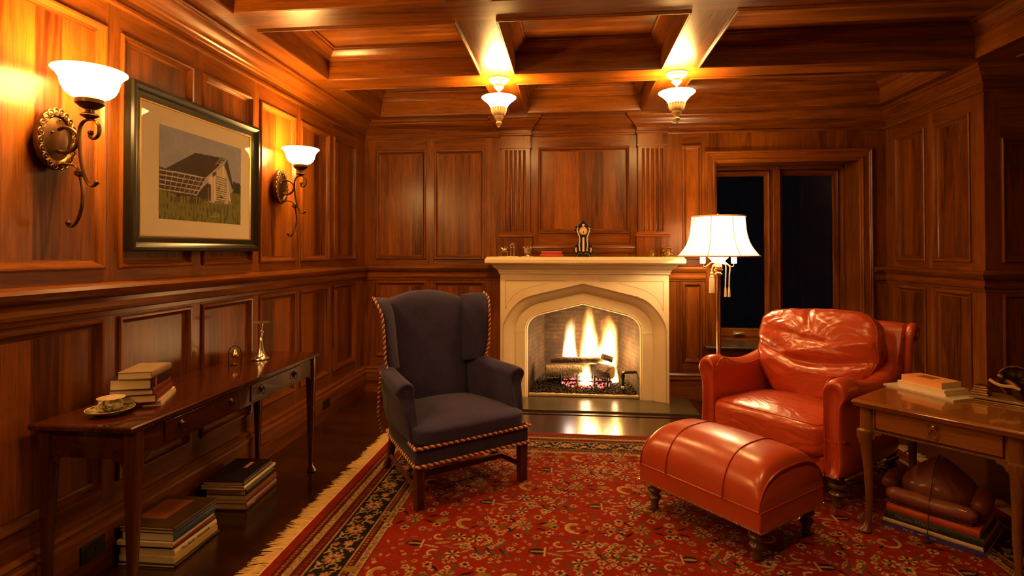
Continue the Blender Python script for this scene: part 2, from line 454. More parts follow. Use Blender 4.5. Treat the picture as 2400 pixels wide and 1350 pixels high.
# crown, chair rail, base along the walls
P1,P2=(-.633,-.357),(.592,.852)
walk=[(XL,YN),(XL,YB),(P1[0],YB),(P1[0],YB-.06),(P1[1],YB-.06),(P1[1],YB),(P2[0],YB),(P2[0],YB-.06),(P2[1],YB-.06),(P2[1],YB),(XR,YB),(XR,YC),(XN,YC),(XN,YN)]
CR=[(0,2.355),(.010,2.355),(.014,2.362),(.014,2.374),(.008,2.380),(.008,2.408),(.016,2.412),(.022,2.424),(.030,2.430),(.034,2.440),(.046,2.452),(.062,2.466),(.076,2.482),(.080,2.494),(.092,2.497),(.098,2.503),(.098,2.521),(0,2.521)]
struct(sweep_plan(walk,CR).build('trim_1',WOODS,ang=25))
RP=[(0,1.045),(.010,1.045),(.012,1.062),(.024,1.068),(.028,1.082),(.022,1.092),(.016,1.100),(.018,1.118),(.034,1.128),(.046,1.142),(.052,1.158),(.046,1.172),(.030,1.178),(0,1.182)]
BS=[(0,0),(.022,0),(.022,.175),(.030,.180),(.028,.192),(.016,.200),(.016,.212),(.022,.218),(.010,.232),(0,.236)]
struct(sweep_plan([(XL,YN),(XL,YB),(-.62,YB)],RP).build('trim_2',WOODS,ang=25))
struct(sweep_plan([(.84,YB),(1.181,YB)],RP).build('trim_3',WOODS,ang=25))
struct(sweep_plan([(2.578,YB),(XR,YB),(XR,YC),(XN,YC)],RP).build('trim_4',WOODS,ang=25))
struct(sweep_plan([(XL,YN),(XL,YB)],BS).build('baseboard_left',WOODS,ang=25))
struct(sweep_plan([(XL+.02,YB),(-.62,YB)],BS).build('baseboard_back',WOODS,ang=25))
struct(sweep_plan([(.84,YB),(XR,YB)],BS).build('baseboard_back_window',WOODS,ang=25))
struct(sweep_plan([(XR,YB),(XR,YC),(XN,YC),(XN,YN)],BS).build('baseboard_right',WOODS,ang=25))
LG=[(0,1.30),(.014,1.30),(.014,1.318),(.008,1.328),(.011,1.34),(.006,1.352),(.004,1.366),(0,1.37)]
struct(sweep_plan([(P1[1],YB),(P2[0],YB)],LG).build('trim_5',WOODS,ang=25))
# pilasters over the mantel
def pilaster(x0,x1,n):
    y=YB-.06; mb=MB(); mb.box((x0,y,2.25),(x1,YB,2.36),WZ); mb.box((x0-.004,y-.004,2.243),(x1+.004,YB,2.258),WX)
    w=(x1-x0); k=5; pit=.040; r=.0125; c=(x0+x1)/2
    def sec(fl):
        pts=[(x0+.006,YB),(x0+.006,y+.006)]
        for i in range(k):
            cx=c+(i-2)*pit
            for q in range(7):
                a=PI*q/6; pts.append((cx-r*math.cos(a),y+.006+(r*1.15*math.sin(a) if fl else 0)))
        return pts+[(x1-.006,y+.006),(x1-.006,YB)]
    zs=[(1.475,0),(1.492,0),(1.502,1),(2.215,1),(2.225,0),(2.244,0)]
    mb.rings([[(px,py,z) for px,py in sec(f)] for z,f in zs],True,(True,True),WZ)
    mb.box((x0-.012,y-.014,1.263),(x1+.012,YB,1.44),WZ)
    pth=[(x0-.012,YB),(x0-.012,y-.014),(x1+.012,y-.014),(x1+.012,YB)]
    sweep_plan(pth,[(0,1.436),(.008,1.438),(.010,1.448),(.006,1.456),(-.002,1.462),(-.002,1.478),(-.02,1.478)],mb=mb)
    mb.box((x0-.014,y-.012,1.44),(x1+.014,YB,1.476),WX)
    return struct(mb.build('trim_%d'%n,WOODS,ang=25))
pilaster(*P1,6); pilaster(*P2,7)
mb=MB(); mb.box((XL,1.545,0),(XL+.022,1.612,2.36)); struct(mb.build('trim_8',plain('painted_casing',(.34,.27,.17),.5),bevel=.004))
# window with two casements, deep reveal, stone stool
wx0,wx1,wz0,wz1=1.286,2.47,.485,2.09; YW=5.36
mb=MB()
cas=[(0,0),(0,.022),(.008,.030),(.016,.030),(.022,.024),(.028,.027),(.034,.020),(.070,.017),(.076,.021),(.084,.021),(.090,.012),(.098,.010),(.105,0)]
def U(s,d,x0=1.181,x1=2.575,zt=2.195,zb=.485): return [(x0+s,YB-d,zb),(x0+s,YB-d,zt-s),(x1-s,YB-d,zt-s),(x1-s,YB-d,zb)]
mb.rings([U(s,d) for s,d in cas],False,fm=lambda i,j:(WX if j==1 else WZ))
struct(mb.build('trim_9',WOODS,ang=25))
mb=MB()
mb.quad([(wx0,YB,wz0),(wx0,YW+.05,wz0),(wx0,YW+.05,wz1),(wx0,YB,wz1)],WZ); mb.quad([(wx1,YB,wz0),(wx1,YW+.05,wz0),(wx1,YW+.05,wz1),(wx1,YB,wz1)],WZ)
mb.quad([(wx0,YB,wz1),(wx0,YW+.05,wz1),(wx1,YW+.05,wz1),(wx1,YB,wz1)],WX)
mb.box((1.845,YW-.075,wz0),(1.905,YW+.05,wz1),WZ)
for a,b in((wx0,wx0+.022),(wx1-.022,wx1)): mb.box((a,YW-.06,wz0),(b,YW+.05,wz1),WZ)
mb.box((wx0,YW-.06,wz1-.028),(wx1,YW+.05,wz1),WX); mb.box((wx0,YW-.05,wz0),(wx1,YW+.05,wz0+.02),WX)
win=struct(mb.build('window_1',WOODS,ang=25,bevel=.003))
def sash(x0,x1):
    mb=MB(); SP=[(0,.05),(0,0),(.012,-.008),(.022,-.004),(.034,.004),(.042,.006),(.050,.018),(.052,.03)]
    z0,z1=wz0+.02,wz1-.03; bot=.040
    rr=[[(x0+s,YW+d,z0+s+bot*min(1,s/.05)),(x1-s,YW+d,z0+s+bot*min(1,s/.05)),(x1-s,YW+d,z1-s),(x0+s,YW+d,z1-s)] for s,d in SP]
    mb.rings(rr,True,(False,False),fm=lambda i,j:(WX if j in(0,2) else WZ))
    s=mb.build('sash',WOODS,win,ang=25)
    mb=MB(); mb.quad([(x0+.05,YW+.022,z0+.05),(x1-.05,YW+.022,z0+.05),(x1-.05,YW+.022,z1-.05),(x0+.05,YW+.022,z1-.05)])
    mb.build('pane',M['glass'],s,smooth=False)
    return s
s1=sash(wx0+.022,1.845); sash(1.905,wx1-.022)
mb=MB(); mb.box((1.50,YW-.03,.535),(1.60,YW-.008,.565)); mb.tube([(1.515,YW-.035,.545),(1.54,YW-.042,.553),(1.59,YW-.038,.556)],.006,6)
mb.build('operator_handle',plain('window_metal',(.55,.45,.28),.35,.6),win,bevel=.006)
mb=MB(); mb.box((1.165,4.965,.462),(2.59,YW-.04,.487)); mb.build('sill',M['slate'],win,bevel=.008)
mb=MB(); mb.box((1.19,5.02,.40),(2.57,5.05,.462),WX); mb.box((1.18,5.00,.44),(2.58,5.05,.462),WX); struct(mb.build('trim_10',WOODS,bevel=.004))
# wall outlets on the left baseboard
for k,(y,lab) in enumerate([(2.05,'black wall outlet in the left baseboard behind the nearer stack of books'),(4.19,'black wall outlet in the left baseboard beyond the far end of the console table')]):
    t=thing('wall_outlet',lab,'outlet',(XL+.022,y,.115),0,'outlets in the left baseboard')
    mb=MB(); mb.box((0,-.057,-.036),(.007,.057,.036)); mb.build('cover_plate',M['blackpl'],t,bevel=.003)
    for s in(-1,1):
        mb=MB(); mb.box((.007,s*.022-.014,-.014),(.010,s*.022+.014,.014)); mb.build('socket',M['black'],t,bevel=.004)

# ------------------------------------------------------------------ fireplace
FX=.11; FW=.7235; FY=4.84; ZT=1.115
fp=thing('fireplace','pale limestone fireplace with a pointed Tudor arch and moulded mantel shelf','fireplace',(FX,YB,0))
Ok=[(0,1.030),(.457,.921),(.548,.877),(.637,.784),(.693,.677),(.70,.60),(.70,.02)]
Mk=[(0,.951),(.40,.858),(.475,.822),(.553,.758),(.60,.67),(.607,.60),(.607,.02)]
Ik=[(0,.844),(.385,.749),(.425,.731),(.463,.700),(.488,.655),(.495,.60),(.495,.02)]
def arch(K):
    h=[(K[0][0],K[0][1],0)]+[tuple(p) for p in catmull([(x,z,0) for x,z in K[1:6]],4)]+[(K[6][0],K[6][1],0)]
    h=[(p[0],p[1]) for p in h]
    return [(-x,z) for x,z in reversed(h[1:])]+h
AO,AM,AI=arch(Ok),arch(Mk),arch(Ik); NA=len(AO); mid=NA//2
yf=FY-YB
mb=MB()
top=[]
for i,(x,z) in enumerate(AO):
    s=-1 if i<mid else 1; ax=abs(x)
    if i==mid: top.append((0,ZT)); continue
    if z<=.61: top.append((s*FW,z if z>.3 else .02))
    elif ax>.62: top.append((s*FW,.61+(z-.61)/(.80-.61)*(ZT-.61)*.999 if z<.80 else ZT))
    else: top.append((s*FW*ax/.62,ZT))
mb.rings([[(x,yf,z) for x,z in top],[(x,yf,z) for x,z in AO],[(x,yf+.012,z) for x,z in AO]],False)
for s in(-1,1): mb.quad([(s*FW,yf,.02),(s*FW,0,.02),(s*FW,0,ZT),(s*FW,yf,ZT)])
mb.quad([(-FW,yf,ZT),(FW,yf,ZT),(FW,0,ZT),(-FW,0,ZT)])
mb.build('surround',M['stone'],fp,ang=30)
def lerp2(a,b,t): return (a[0]+(b[0]-a[0])*t,a[1]+(b[1]-a[1])*t)
prof=[(0,0.0,.012),(0,.10,.013),(0,.30,.020),(0,.55,.031),(0,.80,.046),(0,.97,.060),(0,1,.061),(1,0.02,.072),(1,.10,.072),(1,.14,.068),(1,.50,.072),(1,.86,.077),(1,.90,.086),(1,.97,.087),(1,1.0,.094)]
mb=MB(); rr=[]
for seg,t,d in prof:
    A,B=(AO,AM) if seg==0 else (AM,AI)
    rr.append([(*lerp2(A[i],B[i],t)[:1],yf+d,lerp2(A[i],B[i],t)[1]) for i in range(NA)])
inner=[(x*.985,z-.004 if i!=0 and i!=NA-1 else z) for i,(x,z) in enumerate(AI)]
rr.append([(x,yf+.100,z) for x,z in inner]); rr.append([(x*1.01,yf+.112,z+.004) for x,z in inner])
mb.rings(rr,False); mb.build('arch_moulding',M['stone'],fp,ang=28)
MS=[(-.05,1.113),(.010,1.113),(.012,1.130),(.018,1.136),(.020,1.148),(.034,1.156),(.050,1.170),(.066,1.188),(.070,1.196),(.088,1.200),(.112,1.204),(.120,1.212),(.120,1.238),(.104,1.262),(-.05,1.262)]
mb=sweep_plan([(-FW,0),(-FW,yf),(FW,yf),(FW,0)],MS,fm=lambda i,j:0); mb.box((-FW+.03,yf+.03,1.20),(FW-.03,0,1.262))
mb.build('mantel_shelf',M['stone'],fp,ang=28)
# incised spandrel lines and mortar joints
def strip(mb,a,b,w,y):
    a,b=Vector((a[0],y,a[1])),Vector((b[0],y,b[1])); d=(b-a).normalized(); n=Vector((-d.z,0,d.x))*w/2
    mb.quad([a-n,b-n,b+n,a+n])
mb=MB()
for s in(-1,1):
    pts=[(s*.14,1.053),(s*.675,1.053),(s*.675,.80)]
    for a,b in zip(pts,pts[1:]): strip(mb,a,b,.004,yf-.0006)
    arcp=[(s*x,z) for x,z in [(.675,.80),(.655,.86),(.61,.92),(.55,.96),(.48,.99),(.40,1.01),(.30,1.035)]]
    for a,b in zip(arcp,arcp[1:]): strip(mb,a,b,.0025,yf-.0006)
for a,b in zip(AO,AO[1:]): strip(mb,a,b,.003,yf-.0005)
mb.build('incised_line',M['groove'],fp,smooth=False)
for s in(-1,1):
    mb=MB(); strip(mb,(s*.125,1.11),(s*.082,1.012),.005,yf-.0008); mb.build('mortar_joint',M['mortar'],fp,smooth=False)
    mb=MB(); strip(mb,(s*.70,.60),(s*FW,.60),.004,yf-.0008); mb.build('mortar_joint',M['mortar'],fp,smooth=False)
    mb=MB(); strip(mb,(s*.50,.60),(s*.60,.60),.004,yf+.066); mb.build('mortar_joint',M['mortar'],fp,smooth=False)
mb=MB(); strip(mb,(0,1.21),(0,1.262),.003,yf-.1212); mb.build('mortar_joint',M['mortar'],fp,smooth=False)
# firebox
mb=MB(); f0,f1=.06-.04,.46
A=[(-.60,-.100),(-.492,-.102),(-.365,f1),(.365,f1),(.492,-.102),(.60,-.100)]
mb.rings([[(x,y,.02) for x,y in A],[(x,y,.95) for x,y in A]],False)
mb.f([mb.v((x,y,.95)) for x,y in A]); mb.f([mb.v((x,y,.025)) for x,y in A])
mb.build('firebox',M['brick'],fp,smooth=False)
mb=MB(); mb.box((-.485,-.10,.02),(.485,-.05,.045)); mb.build('ash_ledge',plain('pale_ash',(.45,.36,.24),.9,var=.4),fp,bevel=.006)
# hearth slab
mb=MB(); mb.box((-.79,4.54,0),(1.02,YB,.02)); tag(mb.build('hearth_slab',M['slate'],bevel=.004),'flat dark stone hearth slab set before the fireplace','hearth')
mb=MB(); mb.box((-.86,4.475,0),(1.09,4.535,.006),0); mb.box((1.025,4.535,0),(1.09,YB,.006),1); mb.box((-.86,4.535,0),(-.795,YB,.006),1)
struct(mb.build('trim_11',[M['floor'],M['mahog']],bevel=.002))
# fire grate, logs, coals, pipe
g=thing('fire_grate','black iron grate holding the logs in the fireplace','grate',(FX,5.2,.03))
for x in(-.20,-.05,.10,.22):
    mb=MB(); mb.tube([(x,-.13,.0),(x,-.13,.16)],.008,6); mb.tube([(x,-.13,.10),(x,.14,.10)],.008,6); mb.build('bar',M['black'],g)
mb=MB(); mb.tube([(-.24,-.10,.10),(.26,-.10,.10)],.008,6); mb.tube([(-.24,.10,.10),(.26,.10,.10)],.008,6); mb.build('cross_bar',M['black'],g)
def bark(name,a,b):
    t=NT(name); o=t.obj(); n=t.noise(t.mapping(o,(14,60,60)),1,4,.7); v=t.new('ShaderNodeTexVoronoi'); v.inputs['Scale'].default_value=45; t.link(o,v.inputs[0])
    c=t.mix(v.outputs[0],a,b); c=t.mix(n,c,tuple(q*.3 for q in a))
    return t.setp(Base_Color=c,Roughness=.9,Normal=t.bump(v.outputs[0],.8,.008))
BK=[bark('ashy_bark',(.30,.24,.16),(.55,.47,.34)),bark('charred_bark',(.035,.022,.015),(.12,.08,.05)),plain('split_wood',(.42,.26,.12),.8,var=.4)]
def log(lab,loc,L,r,rot,mi,n=12,tap=1):
    mb=MB(); rr=[]; k=10
    for i in range(k+1):
        x=-L/2+L*i/k; ring=[]
        for j in range(n):
            a=2*PI*j/n; q=r*(1+.12*mnoise.noise(Vector((x*9,math.cos(a)*2,math.sin(a)*2+loc[0]*9))))*(1 if 0<i<k else .93)
            ring.append((x,q*math.cos(a),q*math.sin(a)*tap))
        rr.append(ring)
    rs=mb.rings(rr,True,(False,False),mi); mb.f(list(reversed(rs[0])),2); mb.f(rs[-1],2)
    o=mb.build('log',BK,ang=50); o.location=loc; o.rotation_euler=rot
    return tag(o,lab,'log','logs on the fire')
log('thick grey ash-barked log lying low at the left of the fire',(-.06,5.14,.215),.34,.058,(0,0,R(8)),0)
log('short thick log with a pale cut end at the right of the fire',(.27,5.16,.215),.26,.062,(.3,0,R(-35)),1,7)
log('long thin charred log lying across the top of the fire',(.07,5.17,.308),.50,.026,(0,R(-1),R(3)),1)
log('stubby charred block tilted on the right end of the log pile',(.335,5.15,.337),.11,.030,(0,R(14),R(-20)),1,6)
rg=random.Random(3)
mb=MB(); me_=MB()
for k in range(2600):
    x=rg.uniform(-.46,.46); y=rg.uniform(-.07,.42)
    if abs(x)>.49-.28*max(0,y): continue
    z=.045+.075*max(0,min(1,(y+.07)/.20))*(1-.4*(abs(x)/.45)**3)+rg.uniform(-.004,.012)
    r=rg.uniform(.006,.013); hot=(x-.03)**2/.050+(y-.085)**2/.006<1 and rg.random()<.6
    (me_ if hot else mb).sphere((x,y,z),r,5,4,0,(rg.uniform(.7,1.3),rg.uniform(.7,1.3),rg.uniform(.6,1.1)))
mb.rings([[(x,-.065,.025),(x,-.065,.040),(x,.12,.105),(x,.40,.105),(x,.40,.025)] for x in(-.36,.36)])
o=mb.build('coal_bed',plain('lava_coal',(.035,.025,.016),.9,var=.6),ang=0); o.location=(FX,YB,0); o['kind']='stuff'; tag(o,'bed of small dark lava coals on the floor of the fireplace','coals')
t=NT('glowing_ember'); nz=t.noise(t.obj(),60,2,.5); ec=t.ramp(nz,[(.35,(.9,.06,.02)),(.55,(1,.20,.10)),(.7,(.5,.15,.75))])
t.setp(Base_Color=(.1,.03,.02),Emission_Color=ec,Emission_Strength=1.6)
o=me_.build('ember_bed',t.m,ang=0); o.location=(FX,YB,0); o['kind']='stuff'; tag(o,'glowing red and violet embers under the logs','embers')
t=thing('gas_pipe','black iron gas pipe with an elbow at the right side of the firebox','pipe',(.462,5.02,0))
mb=MB(); mb.tube([(0,0,.06),(0,0,.215),(.004,0,.228),(.018,0,.234),(.13,.02,.236)],.013,8); mb.lathe([(.018,.19),(.018,.215)],n=10); mb.build('pipe',M['black'],t)
mb=MB(); mb.sphere((0,-.005,.10),.018,8,6); mb.build('valve',M['silverm'],t)
def flame_mat(name,core,edge,k,seed,lean=0.):
    t=NT(name); t.n.remove(t.b); o=t.obj(); sep=t.new('ShaderNodeSeparateXYZ'); t.link(o,sep.inputs[0]); x,y,z=sep.outputs
    wob=t.noise(t.mapping(o,(.6,.6,1.6),(seed,0,0)),1,2,.5); wob=t.math('MULTIPLY',t.math('SUBTRACT',wob,.5),t.math('MULTIPLY',z,1.6))
    x2=t.math('ADD',x,wob); x2=t.math('SUBTRACT',x2,t.math('MULTIPLY',t.math('MULTIPLY',z,z),lean))
    rz=t.math('POWER',t.math('MAXIMUM',t.math('SUBTRACT',1.02,z),0),.42); rz=t.math('MAXIMUM',t.math('MULTIPLY',rz,.95),.02)
    d2=t.math('ADD',t.math('MULTIPLY',x2,x2),t.math('MULTIPLY',y,y)); d2=t.math('DIVIDE',d2,t.math('MULTIPLY',rz,rz))
    den=t.math('MAXIMUM',t.math('SUBTRACT',1,d2),0); den=t.math('MULTIPLY',den,den)
    st=t.noise(t.mapping(o,(5,5,1.2),(seed*3,0,0)),1,3,.6); st=t.math('MULTIPLY_ADD',st,2.6,-.7,clamp=True)
    fade=t.math('MULTIPLY_ADD',z,-1.15,1.15,clamp=True); fade=t.math('POWER',fade,1.3)
    a=t.math('MULTIPLY',t.math('MULTIPLY',den,fade),t.math('MULTIPLY_ADD',st,.75,.25))
    c=t.mix(t.math('MULTIPLY',a,2.2,clamp=True),edge,core)
    e=t.new('ShaderNodeEmission'); t.link(c,e.inputs[0]); t.link(t.math('MULTIPLY',a,k),e.inputs[1]); t.link(e.outputs[0],t.out.inputs['Volume'])
    return t.m
def flame(lab,loc,rx,h,mat,rot=(0,0,0),ry=None):
    mb=MB(); mb.lathe([(.85,-.04),(1.15,.05),(1.2,.4),(1.1,.75),(.7,1.04)],n=14)
    o=mb.build('flame',mat,ang=0); o.location=loc; o.scale=(rx,ry or rx*.55,h); o.rotation_euler=rot
    return tag(o,lab,'flame','flames of the log fire')
flame('tall pale blue-white flame at the left of the fire',(-.005,5.21,.315),.088,.39,flame_mat('blue_white_flame',(1,.86,.80),(1,.44,.10),380,1.3))
flame('tallest yellow flame in the middle of the fire',(.175,5.22,.315),.112,.50,flame_mat('yellow_flame',(1,.72,.36),(1,.38,.05),380,4.1))
flame('broad orange flame leaning right over the short block',(.315,5.20,.29),.135,.44,flame_mat('orange_flame',(1,.70,.34),(1,.36,.05),360,7.7,-.6),(0,R(14),0))
flame('small bright flame curling round the right end of the logs',(.40,5.13,.13),.045,.26,flame_mat('side_flame',(1,.74,.36),(1,.40,.06),600,2.2),(0,R(-4),0))
flame('low white-hot flame licking up between the logs',(.135,5.11,.10),.075,.20,flame_mat('low_flame',(1,.76,.42),(1,.42,.08),700,9.2))
# ------------------------------------------------------------------ wall sconces and ceiling pendants
WARM=(1,.50,.12)
PW_SC,PW_PD,PW_FL=4,24,27
def make_sconce(label,loc):
    t=thing('wall_sconce',label,'sconce',loc,0,'wall sconces on the left wall')
    mb=MB()
    def oval(k,d): return [(d,.080*k*math.cos(2*PI*i/36),.115*k*math.sin(2*PI*i/36)) for i in range(36)]
    mb.rings([oval(1,-.0),oval(1,.012),oval(.96,.020),oval(.80,.024),oval(.74,.020),oval(.70,.016),oval(.55,.020),oval(.3,.026),oval(.02,.028)])
    mb.build('backplate',M['bronze'],t,ang=50)
    mb=MB()
    for i in range(20):
        a=2*PI*(i+.5)/20; c=(.021,.070*math.cos(a),.101*math.sin(a))
        mb.tube([(c[0],c[1]+.0105*math.cos(b),c[2]+.0135*math.sin(b)) for b in [2*PI*q/10 for q in range(10)]],.0028,5,loop=True)
        mb.sphere(c,.004,6,4)
    mb.build('scroll_border',M['bronzeg'],t)
    mb=MB()
    S1=[(.158,.028),(.150,.008),(.158,-.002),(.172,.0),(.186,.018),(.184,.048),(.160,.068),(.128,.066),(.110,.045),(.106,.012),(.110,-.05),(.122,-.115),(.138,-.158),(.158,-.178),(.174,-.172),(.178,-.162)]
    mb.tube([(x,0,z) for x,_,z in [(p[0],0,p[1]) for p in catmull([(a,b,0) for a,b in S1],5)]],.0085,6,flat=(.45,1),up=(0,0,1) if 0 else None)
    mb.sphere((.152,0,.020),.010,8,6)
    S2=[(.018,-.098),(.050,-.094),(.088,-.102),(.106,-.135),(.118,-.195),(.115,-.255),(.098,-.305),(.075,-.328),(.058,-.318)]
    mb.tube([(p[0],.004,p[1]) for p in catmull([(a,b,0) for a,b in S2],5)],.0075,6,flat=(.5,1))
    S3=[(.026,.036),(.05,.042),(.085,.030),(.103,.0),(.092,-.034),(.055,-.052),(.026,-.046)]
    mb.tube([(p[0],-.002,p[1]) for p in catmull([(a,b,0) for a,b in S3],5)],.007,6)
    mb.tube([(.108,-.012,-.13),(.108,.012,-.13)],.012,6)
    for y,z in((-.03,.02),(.0,.07)): mb.sphere((.027,y,z),.005,6,4)
    mb.sphere((.062,.004,-.313),.010,8,6); mb.sphere((.178,0,-.165),.009,8,6)
    mb.build('scroll_arm',M['bronze'],t,ang=60)
    c=(.147,0,0)
    mb=MB(); mb.lathe([(.006,.066),(.012,.072),(.030,.084),(.026,.090),(.016,.094),(.015,.106),(.030,.114),(.046,.128),(.048,.142),(.044,.147),(.01,.148)],c,20); mb.build('cup',M['bronze'],t)
    mb=MB(); pr=[(.018,.146),(.040,.148),(.062,.156),(.078,.170),(.087,.188),(.091,.206),(.096,.222),(.106,.236),(.116,.246)]
    mb.lathe(pr+[(.112,.249)]+[(r-.004,z+.003) for r,z in reversed(pr[:-1])],c,32,cap=(False,False)); sh=mb.build('lamp_shade',M['alabs'],t,ang=60)
    mb=MB(); mb.tube([(c[0]+.1155*math.cos(a),.1155*math.sin(a),.2475) for a in [2*PI*q/32 for q in range(32)]],.0035,6,loop=True); mb.build('rim',M['alabrim'],sh)
    light('bulb',(.147,0,.225),PW_SC,WARM,.035,t)
    return t
make_sconce('large scrolled bronze wall sconce with lit glass bowl, left of the framed barn painting',(XL+.012,1.873,1.728))
make_sconce('scrolled bronze wall sconce with lit glass bowl, right of the framed barn painting',(XL+.012,3.487,1.737))
make_sconce('scrolled bronze wall sconce nearest the viewer, beyond the left edge of the picture',(XL+.012,.26,1.735))
def make_pendant(label,loc,gm='alab',pw=1.):
    t=thing('pendant_light',label,'pendant light',loc,0,'pendant lights under the ceiling beams')
    mb=MB(); mb.lathe([(.074,.0),(.074,-.008),(.068,-.014),(.060,-.018),(.058,-.026),(.046,-.036),(.030,-.040),(.026,-.048),(.034,-.054),(.034,-.062),(.024,-.072),(.014,-.082),(.006,-.092)],n=28); mb.build('canopy',M['antq'],t)
    mb=MB()
    for i in range(16): a=2*PI*i/16; mb.sphere((.060*math.cos(a),.060*math.sin(a),-.021),.006,6,4)
    mb.build('canopy_beading',M['antq'],t)
    mb=MB(); mb.tube([(0,0,-.088),(0,0,-.21)],.005,8); mb.build('rod',M['antq'],t)
    mb=MB(); pr=[(.120,-.136),(.112,-.144),(.096,-.156),(.080,-.170),(.066,-.188),(.056,-.206)]
    mb.lathe(pr+[(r-.004,z+.002) for r,z in reversed(pr)],n=36,cap=(False,False)); sh=mb.build('lamp_shade',M[gm],t,ang=60)
    mb=MB(); mb.tube([(.1195*math.cos(a),.1195*math.sin(a),-.135) for a in [2*PI*q/36 for q in range(36)]],.0033,6,loop=True); mb.build('rim',M['alabrim'],sh)
    mb=MB(); mb.lathe([(.052,-.202),(.056,-.208),(.050,-.216),(.047,-.235),(.042,-.250),(.036,-.256),(.030,-.262),(.034,-.270),(.028,-.284),(.018,-.292),(.016,-.302),(.022,-.312),(.016,-.324),(.008,-.330),(.010,-.338),(.001,-.346)],n=24)
    for i in range(18):
        a=2*PI*i/18; mb.tube([(.054*math.cos(a),.054*math.sin(a),-.212),(.049*math.cos(a),.049*math.sin(a),-.236),(.040*math.cos(a),.040*math.sin(a),-.254)],.004,5)
    mb.build('finial_cup',M['antq'],t)
    light('bulb',(0,.0,-.172),PW_PD*pw,WARM,.035,t)
    return t
make_pendant('lit glass pendant light hanging in front of the left fluted pilaster',(-.497,3.84,ZS))
make_pendant('lit glass pendant light hanging in front of the right fluted pilaster',(.718,3.84,ZS))
make_pendant('lit glass pendant light on the beam nearer the viewer, above the wing chair side',(-.497,1.64,ZS),'alab2',.8)
make_pendant('lit glass pendant light on the beam nearer the viewer, above the red ottoman side',(.718,1.64,ZS),'alab',.9)
# ------------------------------------------------------------------ floor lamp
t=thing('floor_lamp','brass floor lamp with a large lit cream bell shade and hanging tassels','floor lamp',(1.154,4.50,0))
mb=MB(); mb.lathe([(.135,0),(.138,.012),(.125,.022),(.10,.028),(.05,.036),(.03,.05),(.022,.07),(.001,.07)],n=32); mb.build('base',M['brass'],t)
mb=MB(); mb.lathe([(.017,.05),(.018,.1),(.0165,.4),(.0155,.9),(.016,1.128),(.001,1.13)],n=20); mb.build('pole',M['brass'],t)
mb=MB(); mb.lathe([(.016,1.12),(.032,1.125),(.034,1.134),(.024,1.140),(.022,1.150),(.034,1.158),(.036,1.168),(.026,1.174),(.028,1.184),(.038,1.190),(.034,1.200),(.018,1.208),(.014,1.235),(.001,1.24)],n=24)
for a in (0,90,180,270):
    c,s=math.cos(R(a)),math.sin(R(a)); L=.118
    pts=catmull([(.02*c,.02*s,1.214),(.05*c,.05*s,1.222),(.075*c,.075*s,1.204),(.098*c,.098*s,1.188),(L*c*.98,L*s*.98,1.194),(L*c,L*s,1.218)],4); mb.tube(pts,.0055,8)
mb.build('arm_cluster',M['brass'],t,ang=60)
for a in (0,90,180,270):
    c,s=math.cos(R(a)),math.sin(R(a)); L=.118
    mb=MB(); mb.lathe([(.001,1.214),(.020,1.216),(.021,1.222),(.0205,1.31),(.018,1.315),(.001,1.315)],(L*c,L*s,0),14); mb.build('candle_sleeve',M['candle'],t)
mb=MB(); mb.lathe([(.001,1.228),(.030,1.230),(.055,1.242),(.075,1.262),(.082,1.285),(.080,1.29)],n=28,cap=(False,False)); mb.build('diffuser_bowl',M['candle'],t)
mb=MB(); mb.tube([(0,0,1.24),(0,0,1.596)],.004,8); mb.sphere((0,0,1.600),.010,10,8); mb.lathe([(.016,1.582),(.014,1.590),(.004,1.594)],n=12); mb.build('finial',M['brass'],t)
shp=[(.303,1.273),(.283,1.297),(.262,1.325),(.245,1.352),(.232,1.378),(.222,1.408),(.214,1.44),(.208,1.475),(.204,1.515),(.201,1.55),(.200,1.580)]
tm=NT('silk_shade'); tm.n.remove(tm.b)
tr=tm.new('ShaderNodeBsdfTranslucent'); tr.inputs[0].default_value=(.92,.80,.60,1); df=tm.new('ShaderNodeBsdfDiffuse'); df.inputs[0].default_value=(.85,.75,.60,1)
m1=tm.new('ShaderNodeMixShader'); m1.inputs[0].default_value=.4; tm.link(tr.outputs[0],m1.inputs[1]); tm.link(df.outputs[0],m1.inputs[2])
em=tm.new('ShaderNodeEmission'); em.inputs[0].default_value=(1,.62,.30,1); em.inputs[1].default_value=.8
ad=tm.new('ShaderNodeAddShader'); tm.link(m1.outputs[0],ad.inputs[0]); tm.link(em.outputs[0],ad.inputs[1]); tm.link(ad.outputs[0],tm.out.inputs[0])
mb=MB(); mb.lathe(shp,n=64,cap=(False,False)); sh=mb.build('lamp_shade',tm.m,t,ang=0)
for k in range(8):
    a=2*PI*(k+.37)/8; mb=MB(); mb.tube([(r*1.003*math.cos(a),r*1.003*math.sin(a),z) for r,z in shp],.0036,5); mb.build('seam',M['ivory'],sh)
for rr_,zz,nm in((.303,1.273,'lower_trim'),(.200,1.580,'upper_trim')):
    mb=MB(); mb.tube([(rr_*math.cos(a),rr_*math.sin(a),zz) for a in [2*PI*q/64 for q in range(64)]],.006,6,loop=True); mb.build(nm,M['ivory'],sh)
def tassel(x,y,zt,zb,r):
    mb=MB(); mb.tube([(x*.3,y*.3,1.215),(x*.8,y*.8,1.20),(x,y,1.17),(x,y,zt)],.005,6)
    mb.lathe([(.005,zt+.01),(.013,zt),(.011,zt-.012),(.008,zt-.016),(.015,zt-.022),(.018,zt-.03),(.016,zt-.036),(.020,zt-.045),(r,zb+.02),(r*1.02,zb),(.001,zb)],(x,y,0),16)
    mb.build('tassel',M['tassel'],t)
tassel(-.055,-.02,1.14,.985,.022)
mb=MB()
